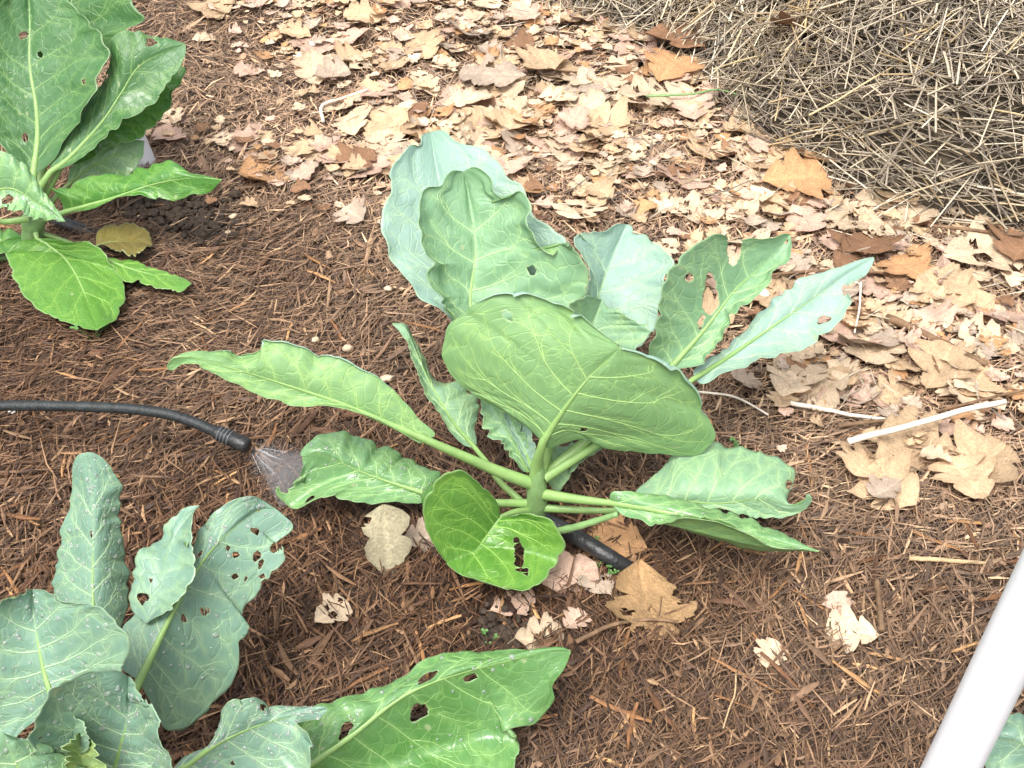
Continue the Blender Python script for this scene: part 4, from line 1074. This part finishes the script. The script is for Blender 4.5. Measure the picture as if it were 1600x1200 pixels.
leaf(pb, [(112, 1190, .588), (105, 1160, .592), (100, 1135, .598), (96, 1116, .602)], [(80, 1180), (67, 1160), (66, 1133), (81, 1115)], [(135, 1170), (133, 1140), (110, 1119)], 'dusk', 'inner', seed=65, nlat=3, rad=.003, cupL=-.02, cupR=-.02, NU=36, NT=13, pet=[(115, 1240, YB)])
leaf(pb, [(135, 1230, .572), (132, 1200, .576), (128, 1165, .582), (128, 1141, .586)], [(105, 1200), (99, 1170), (114, 1150)], [(170, 1220), (160, 1190), (146, 1160)], 'inner', 'inner', seed=66, nlat=3, rad=.003, cupL=-.015, cupR=-.015, NU=36, NT=13, pet=[(118, 1260, YB)], rough_edge=2)
leaf(pb, [(60, 1260, .55), (40, 1220, .553), (20, 1180, .558), (5, 1145, .562)], [(0, 1260), (-60, 1230), (-60, 1180), (-30, 1150)], [(120, 1250), (150, 1215), (119, 1192), (85, 1175), (55, 1162), (26, 1157)], 'green', 'dusk', seed=67, nlat=4, rad=.004, cupL=.02, cupR=.02, pet=[(112, 1280, YB - .02)], drops=60)
leaf(pb, [(262, 1215, .612), (293, 1195, .62), (342, 1161, .632), (404, 1133, .645), (458, 1118, .655), (513, 1107, .66)],
     [(290, 1180), (322, 1165), (334, 1149), (351, 1108), (371, 1091), (388, 1091), (404, 1100), (416, 1113), (446, 1112), (475, 1113), (500, 1103)], [(330, 1250), (400, 1260), (460, 1240), (486, 1200), (490, 1166), (482, 1145), (464, 1130), (498, 1124)],
     'dusk', 'under', pet=[(125, 1255, YB), (200, 1240, .6)], cupL=.01, cupR=-.03, seed=68, nlat=6, rad=.005, drops=170, holes=[(364, 1192, 6, 3), (325, 1180, 9, 3, -40), (375, 1088, 5, 4), (411, 1106, 5, 6)])
leaf(pb, [(455, 1215, .655), (487, 1195, .665), (549, 1153, .685), (611, 1104, .708), (656, 1076, .722), (714, 1054, .738), (796, 1031, .752), (858, 1017, .76), (893, 1017, .76)],
     [(455, 1150), (480, 1112), (507, 1095), (569, 1075), (619, 1058), (656, 1038), (705, 1025), (755, 1027), (809, 1021), (868, 1011)],
     [(520, 1250), (620, 1270), (720, 1255), (790, 1215), (809, 1182), (810, 1160), (788, 1148), (794, 1136), (837, 1128), (866, 1092), (867, 1067), (884, 1042)],
     'wetmid', 'under', pet=[(125, 1262, YB), (260, 1260, .61), (380, 1245, .635)], cupL=.02, cupR=-.03, seed=69, nlat=7, rad=.0055, NU=120, NT=34, spread=.2, drops=70,
     holes=[(668, 1058, 18, 6, -38), (736, 1059, 12, 6, -10), (654, 1114, 18, 11, -28), (540, 1141, 9, 16, 25), (655, 1135, 3, 2), (788, 1148, 8, 6)])

# ---- collard beyond the white pipe, only one leaf reaches the picture
cq = gp(1760, 1290)
pc = plant((cq[0], cq[1], 0), 'collard mostly hidden, one pale leaf behind the slanting white pipe')
stalk(pc, [(cq[0], cq[1], -.02), (cq[0], cq[1], .05), (cq[0], cq[1], .10)], [.014, .013, .008])
leaf(pc, [(1700, 1215, .645), (1650, 1185, .655), (1590, 1160, .665), (1535, 1150, .672)], [(1700, 1150), (1650, 1125), (1600, 1119), (1570, 1126), (1548, 1140)], [(1690, 1260), (1630, 1260), (1560, 1225), (1532, 1190)], 'dusk', 'under', pet=[(1758, 1260, cq[1])], seed=80, nlat=5, cupL=.03, cupR=-.02)
leaf(pc, [(1790, 1200, .65), (1800, 1120, .68), (1810, 1040, .71)], [(1740, 1180), (1730, 1100), (1770, 1050)], [(1850, 1180), (1880, 1110), (1850, 1050)], 'dusk', 'under', pet=[(1760, 1260, cq[1])], seed=81, nlat=4)
leaf(pc, [(1830, 1300, .58), (1880, 1300, .58), (1950, 1300, .58)], [(1840, 1260), (1900, 1240)], [(1840, 1340), (1900, 1350)], 'dusk', 'under', pet=[(1760, 1260, cq[1])], seed=82, nlat=4)

# ------------------------------------------------------------------ pipes, hose, nozzle, spray
def pipe_obj(name, A, B, r, label, cat):
    A, B = np.array(A), np.array(B)
    d = (B - A) / np.linalg.norm(B - A); n = 24
    pts = np.linspace(A, B, 8)
    v, f = tube(pts, r, 28, cap=False); v2, f2 = tube(pts[::-1], r * .86, 28, cap=False)
    # annular rims at both open ends
    v_, f_ = join([(v, f), (v2, f2)]); k = 28; j = np.arange(k)
    o = put(name, poly_mesh(name, v_ - A, f_, [PVC]))
    o.location = A; tag(o, label, cat); return o
a1, a2 = at(1486, 1200, .605), at(1602, 962, .632)
dv = (a2 - a1); base = a1 - dv * (a1[2] + .03) / dv[2]
pipe_obj('pvc_pipe', base, a1 + dv * 5.5, .0205, 'smooth white plastic pipe slanting up out of the mulch', 'pipe')
b1 = gp(243, 262); b2 = at(222, 214, b1[1] + .02)
b1 = b1 - np.array([.012, 0, 0]); b2 = b2 - np.array([.012, 0, 0])
dv = b2 - b1
pipe_obj('pvc_stake', b1 - dv * .4, b1 + dv * 2.0, .0165, 'pale plastic stake half hidden behind the lush green collard', 'stake')

hose = bpy.data.objects.new('spray_hose', None); COL.objects.link(hose)
hb = np.array(gp(-330, 690)); hose.location = hb
tag(hose, 'thin black irrigation hose with ribbed nozzle spraying the middle collard', 'hose')
path3 = [hb + np.array([0, 0, .004]), at(-230, 655, 1.125), at(-120, 640, 1.125), at(0, 634, 1.12), at(150, 636, 1.11), at(240, 643, 1.10), at(295, 657, 1.09), at(345, 678, 1.075)]
p = spline(np.array(path3), n=70)
v, f = tube(p, .0060, 14); put('tube', poly_mesh('tube', v - hb, f, [DUSTY]), hose)
n0, n1_ = at(336, 674, 1.078), at(388, 698, 1.062)
ax = (n1_ - n0); nl = np.linalg.norm(ax); ax /= nl
prof = [(0, .0070), (.05, .0078), (.55, .0080), (.6, .0088), (.93, .0090), (1.0, .0074)]
v, f = tube(np.array([n0 + ax * nl * s for s, _ in prof]), [r_ for _, r_ in prof], 18)
cap_ = put('nozzle_cap', poly_mesh('nozzle_cap', v - hb, f, [BLACK], smooth=True), hose)
for s in (.16, .26, .36, .46):
    v, f = tube(np.array([n0 + ax * nl * (s - .022), n0 + ax * nl * (s - .010), n0 + ax * nl * (s + .010), n0 + ax * nl * (s + .022)]), [.0078, .0091, .0091, .0078], 18)
    put('ridge', poly_mesh('ridge', v - hb, f, [RIDGE]), cap_)
# water fan
src = n0 + ax * nl * 1.0
t = NT('spray_water')
pr = t.n('BsdfPrincipled'); pr.inputs['Base Color'].default_value = (.95, .97, 1, 1); pr.inputs['Roughness'].default_value = .15
tp = t.n('BsdfTransparent'); mx = t.n('MixShader'); mx.inputs[0].default_value = .30
t.l(tp.outputs[0], mx.inputs[1]); t.l(pr.outputs[0], mx.inputs[2]); t.l(mx.outputs[0], t.out.inputs[0])
topd, botd = at(500, 702, 1.04), at(438, 790, 1.03)
parts = []
for i in range(8):
    k = rng.uniform(0, 1); tgt = topd * (1 - k) + botd * k + rng.normal(0, .006, 3) + np.array([0, rng.normal(0, .012), 0])
    s0 = rng.uniform(0, .45); s1 = min(1.05, s0 + rng.uniform(.15, .5))
    ss = np.linspace(s0, s1, 4)
    pts = src + (tgt - src) * ss[:, None]; pts[:, 2] -= .012 * ss ** 2
    parts.append(tube(pts, [.00014, .00030, .00028, .00012], 4, cap=False))
bv, bf = bead_verts(5)
for i in range(9000):
    k = rng.uniform(0, 1); s = rng.uniform(.12, 1.12) ** .8
    tgt = topd * (1 - k) + botd * k
    pt = src + (tgt - src) * s + rng.normal(0, .003 + .007 * s, 3) * np.array([1, 1.6, 1]); pt[2] -= .012 * s * s
    if pt[2] < .012: continue
    parts.append((pt + bv * rng.uniform(.00010, .00026), bf))
v, f = join(parts)
tv = NT('spray_mist')
vol = tv.n('VolumePrincipled'); vol.inputs['Color'].default_value = (.95, .97, 1, 1); vol.inputs['Anisotropy'].default_value = .2
nv_ = tv.noise(tv.n('TexCoord').outputs['Object'], 120, 3, .6)
tv.l(tv.math('MULTIPLY', tv.rng(nv_, .35, .7, .30, 1.0), 60.0), vol.inputs['Density']); tv.l(vol.outputs[0], tv.out.inputs['Volume'])
ring_a = np.linspace(0, 2 * np.pi, 14, endpoint=False)
half_ = (botd - topd) / 2; cen = (botd + topd) / 2; sidev = np.array([0, .013, .004])
mv = [src + (cen - src) * q_ + (np.cos(ring_a)[:, None] * half_ + np.sin(ring_a)[:, None] * sidev) * q_ - np.array([0, 0, .010]) * q_ * q_ for q_ in (.05, .35, .7, .95)]
mvv = np.vstack(mv + [src[None], (cen + np.array([0, 0, -.010]))[None]])
mf = [(a_ * 14 + i_, a_ * 14 + (i_ + 1) % 14, a_ * 14 + 14 + (i_ + 1) % 14, a_ * 14 + 14 + i_) for a_ in range(3) for i_ in range(14)] + [(56, (i_ + 1) % 14, i_, i_) for i_ in range(14)] + [(57, 42 + i_, 42 + (i_ + 1) % 14, 42 + (i_ + 1) % 14) for i_ in range(14)]
sp = put('water_spray', poly_mesh('water_spray', v, f, [t.m])); put('mist', poly_mesh('mist', mvv, np.array(mf), [tv.m]), sp); tag(sp, 'fine fan of water spraying from the black nozzle', 'water spray', kind='stuff')

# drip hose by the middle collard and the piece near the rear one
def hose_piece(pts, r, label):
    P_ = spline(np.array(pts, float), n=18); v, f = tube(P_, r, 14)
    b = P_[0]; o = put('drip_hose', poly_mesh('drip_hose', v - b, f, [BLACK])); o.location = b; tag(o, label, 'hose'); return o
def gz(px, py, z):
    g_ = gp(px, py, z); return (g_[0], g_[1], z)
hose_piece([gz(800, 790, -.012), gz(850, 812, .002), gz(900, 838, .006), gz(945, 866, .004), gz(985, 890, -.012), gz(1040, 915, -.03)], .0088, 'short wet black drip hose surfacing beside the middle collard stem')
hose_piece([gz(30, 330, -.02), gz(85, 345, .010), gz(118, 356, .012), gz(148, 368, .006), gz(190, 384, -.025)], .0095, 'black drip hose end beside the yellowed leaf under the rear collard')

# ------------------------------------------------------------------ sticks, reeds, pebbles, sprouts
def stick(pts, r0, r1, mat, label, name='twig', cat='twig', z=.018):
    P_ = spline(np.array([gz(x, y, z + float(ground_h(*gp(x, y)[:2]))) for x, y in pts]), n=12)
    P_ = P_ + rng.normal(0, r0 * .09, P_.shape)
    v, f = tube(P_, np.linspace(r0, r1, 12), 7); b = P_[0]
    o = put(name, poly_mesh(name, v - b, f, [mat])); o.location = b; tag(o, label, cat)
stick([(1385, 497), (1420, 510), (1470, 535), (1540, 570)], .0060, .0036, TWIG, 'thick brown stick lying in the leaf litter', z=.022)
stick([(1325, 690), (1410, 668), (1490, 645), (1572, 627)], .0038, .0034, REED, 'long bleached reed lying at the path edge', 'reed', 'reed', .040)
stick([(1310, 665), (1430, 650), (1520, 628), (1620, 605)], .0024, .0016, TWIG, 'slim reddish twig lying behind the bleached reed', z=.022)
stick([(1235, 630), (1290, 640), (1340, 650), (1385, 655)], .0030, .0018, REED, 'short split reed pieces left of the long bleached reed', 'reed', 'reed', .02)
stick([(1345, 440), (1343, 480), (1335, 520)], .0016, .0012, REED, 'thin pale stalk standing near the tip of the long leaf', 'reed', 'reed', .024)
stick([(1200, 430), (1300, 422), (1420, 430), (1500, 440)], .0022, .0015, TWIG, 'thin grey twig lying across the path leaves', z=.022)
stick([(1245, 260), (1215, 345), (1450, 352), (1600, 368)][2:], .0025, .002, TWIG, 'grey twig along the foot of the straw heap', z=.03)
stick([(1085, 612), (1140, 618), (1170, 630), (1200, 648)], .0016, .0012, REED, 'thin curved white stem on mulch under the long pale leaf', 'reed', 'reed', .016)
stick([(350, 172), (330, 190), (318, 210)], .0022, .0016, TWIG, 'short grey twig on mulch behind the rear collard', z=.018)
stick([(505, 190), (503, 165), (540, 152), (575, 140)], .0028, .0022, REED, 'bent bleached reed on the path behind the rear collard', 'reed', 'reed', .02)
stick([(1370, 905), (1374, 950), (1378, 985)], .0028, .0035, SHRED and TWIG, 'upright brown splinter near the lone pale leaf', z=.016)
stick([(1130, 1138), (1140, 1105), (1148, 1085), (1150, 1052)], .0008, .0010, TWIG2, 'fine grey stem with a pale tip on the near mulch', 'reed', 'reed', .016)
stick([(1140, 880), (1420, 872), (1460, 874), (1540, 880)][1:], .0030, .0018, TWIG2, 'pale split wood sliver beside the white pipe', 'wood_sliver', 'wood', .014)
stick([(900, 1003), (960, 975), (1020, 968), (1060, 972)], .0026, .0018, SHRED and TWIG, 'reddish root strand under the big torn leaf', z=.016)
stick([(1010, 150), (1080, 147), (1120, 140), (1160, 150)], .0022, .0015, STEM, 'green weed stem creeping at the left end of the heap', 'weed_stem', 'weed', .03)

def blob(px, py, s, label, mat=STONE, name='pebble', cat='pebble'):
    r = np.random.default_rng(int(px)); n1, n2 = 10, 7
    a = np.linspace(0, 2 * np.pi, n1, endpoint=False); b = np.linspace(-1.45, 1.45, n2)
    A, B = np.meshgrid(a, b)
    D = np.stack([np.cos(A) * np.cos(B), np.sin(A) * np.cos(B), np.sin(B)], -1)
    rad = 1 + .24 * noise(D + px, .4, 1)
    V = (D * rad[..., None] * np.array([1, .75, .6]) * s).reshape(-1, 3)
    idx = np.arange(n1 * n2).reshape(n2, n1)
    F = np.stack([idx[:-1], np.roll(idx[:-1], -1, 1), np.roll(idx[1:], -1, 1), idx[1:]], -1).reshape(-1, 4)
    F = np.vstack([F]); q = gp(px, py)
    me = bpy.data.meshes.new(name); me.from_pydata(V.tolist(), [], [tuple(f) for f in F.tolist()] + [tuple(idx[0][::-1].tolist()), tuple(idx[-1].tolist())])
    me.polygons.foreach_set('use_smooth', np.ones(len(me.polygons), bool)); me.materials.append(mat)
    tag(put(name, me, None, (q[0], q[1], float(ground_h(q[0], q[1])) + .0105), (r.normal(0, .3), r.normal(0, .3), r.uniform(0, 6))), label, cat)
WHITE = simple_mat('white_flake', (.72, .70, .66), .7, .3, .1, 80)
for px, py, s, lb in ((545, 552, .0085, 'squarish pale pebble above the long left-reaching leaf'), (604, 590, .009, 'largest pale pebble left of the folded narrow leaf'), (494, 540, .0065, 'orange-tan pebble touching the edge of the left-reaching leaf'), (607, 460, .0065, 'white pebble left of the tall pale leaf'), (364, 343, .007, 'pale pebble on the dark soil mound'), (357, 368, .005, 'small pale pebble in front of the dark soil mound'), (1345, 1180, .0, '')):
    if s: blob(px, py, s, lb)
for px, py, s, lb in ((490, 72, .009, 'round white flake among the path leaves'), (1186, 475, .012, 'white flake between the ragged leaf and the long pale leaf'), (25, 660, .006, 'white flake under the black spray hose'), (1290, 130 + 20, .0, '')):
    if s: blob(px, py, s, lb, WHITE, 'flake', 'flake')
# dark clods of soil
SOIL = simple_mat('wet_soil', (0.050, 0.036, 0.026), .85, .3, .4, 120, 1.0, 260)
Vs = []
bv0, bf0 = bead_verts(6)
parts = []
for cx, cy, rx, ry, nn in ((310, 345, 60, 30, 520), (785, 975, 40, 22, 260), (240, 335, 50, 20, 200), (200, 455, 40, 20, 60)):
    for _ in range(nn):
        px, py = rng.normal(cx, rx * .6), rng.normal(cy, ry * .6); q = gp(px, py)
        parts.append((np.array([q[0], q[1], float(ground_h(q[0], q[1])) + .003 + rng.uniform(0, .010)]) + bv0 * rng.lognormal(math.log(.0035), .4) * np.array([1, rng.uniform(.6, 1.2), rng.uniform(.6, 1.3)]), bf0))
v, f = join(parts)
tag(put('soil_crumbs', poly_mesh('soil_crumbs', v, f, [SOIL], smooth=False)), 'dark crumbly wet soil showing through the mulch', 'soil', kind='stuff')

def sprout(px, py, n, s, label):
    q = gp(px, py); z0 = float(ground_h(q[0], q[1]))
    e = bpy.data.objects.new('seedling', None); COL.objects.link(e); e.location = (q[0], q[1], z0); tag(e, label, 'seedling', 'tiny green seedlings')
    for i in range(n):
        a = random.uniform(0, 6.28); h = random.uniform(.6, 1.3) * s; rr = random.uniform(.3, 1.2) * s
        tip = np.array([math.cos(a) * rr, math.sin(a) * rr, h + .008])
        v, f = tube(np.array([[0, 0, -.003], tip * .5 + np.array([0, 0, .002]), tip]), [.0006, .0005, .0004], 5); put('stem', poly_mesh('stem', v, f, [SPROUT]), e)
        V, F = [], []
        for k in range(3):
            b = a + k * 2.1; d = np.array([math.cos(b), math.sin(b), .15]); sd2 = np.array([-math.sin(b), math.cos(b), 0]); o_ = len(V)
            for uu, ww in ((0, .1), (.35, .8), (.75, .9), (1, .25)):
                V += [tip + d * uu * .36 * s - sd2 * ww * .16 * s, tip + d * uu * .36 * s + np.array([0, 0, -.0006]), tip + d * uu * .36 * s + sd2 * ww * .16 * s]
            F += [(o_ + i2 * 3 + j, o_ + i2 * 3 + j + 1, o_ + i2 * 3 + j + 4, o_ + i2 * 3 + j + 3) for i2 in range(3) for j in range(2)]
        put('leaflet', mesh_from('leaflet', V, F, [SPROUT]), e)
for a in ((765, 990, 4, .011, 'tiny green seedling in the dark soil hollow'), (928, 886, 4, .012, 'clover-like seedling against the black drip hose'), (950, 890, 3, .010, 'small seedling beside the torn brown leaf'), (915, 872, 3, .011, 'seedling between drip hose and pinkish leaf'), (925, 828, 3, .010, 'seedling behind the black drip hose'), (1150, 694, 3, .011, 'round-leaved weed peeking over the lower right collard leaf'), (150, 535, 4, .018, 'wilting pale seedling under the round leaf of the rear collard')):
    sprout(*a)
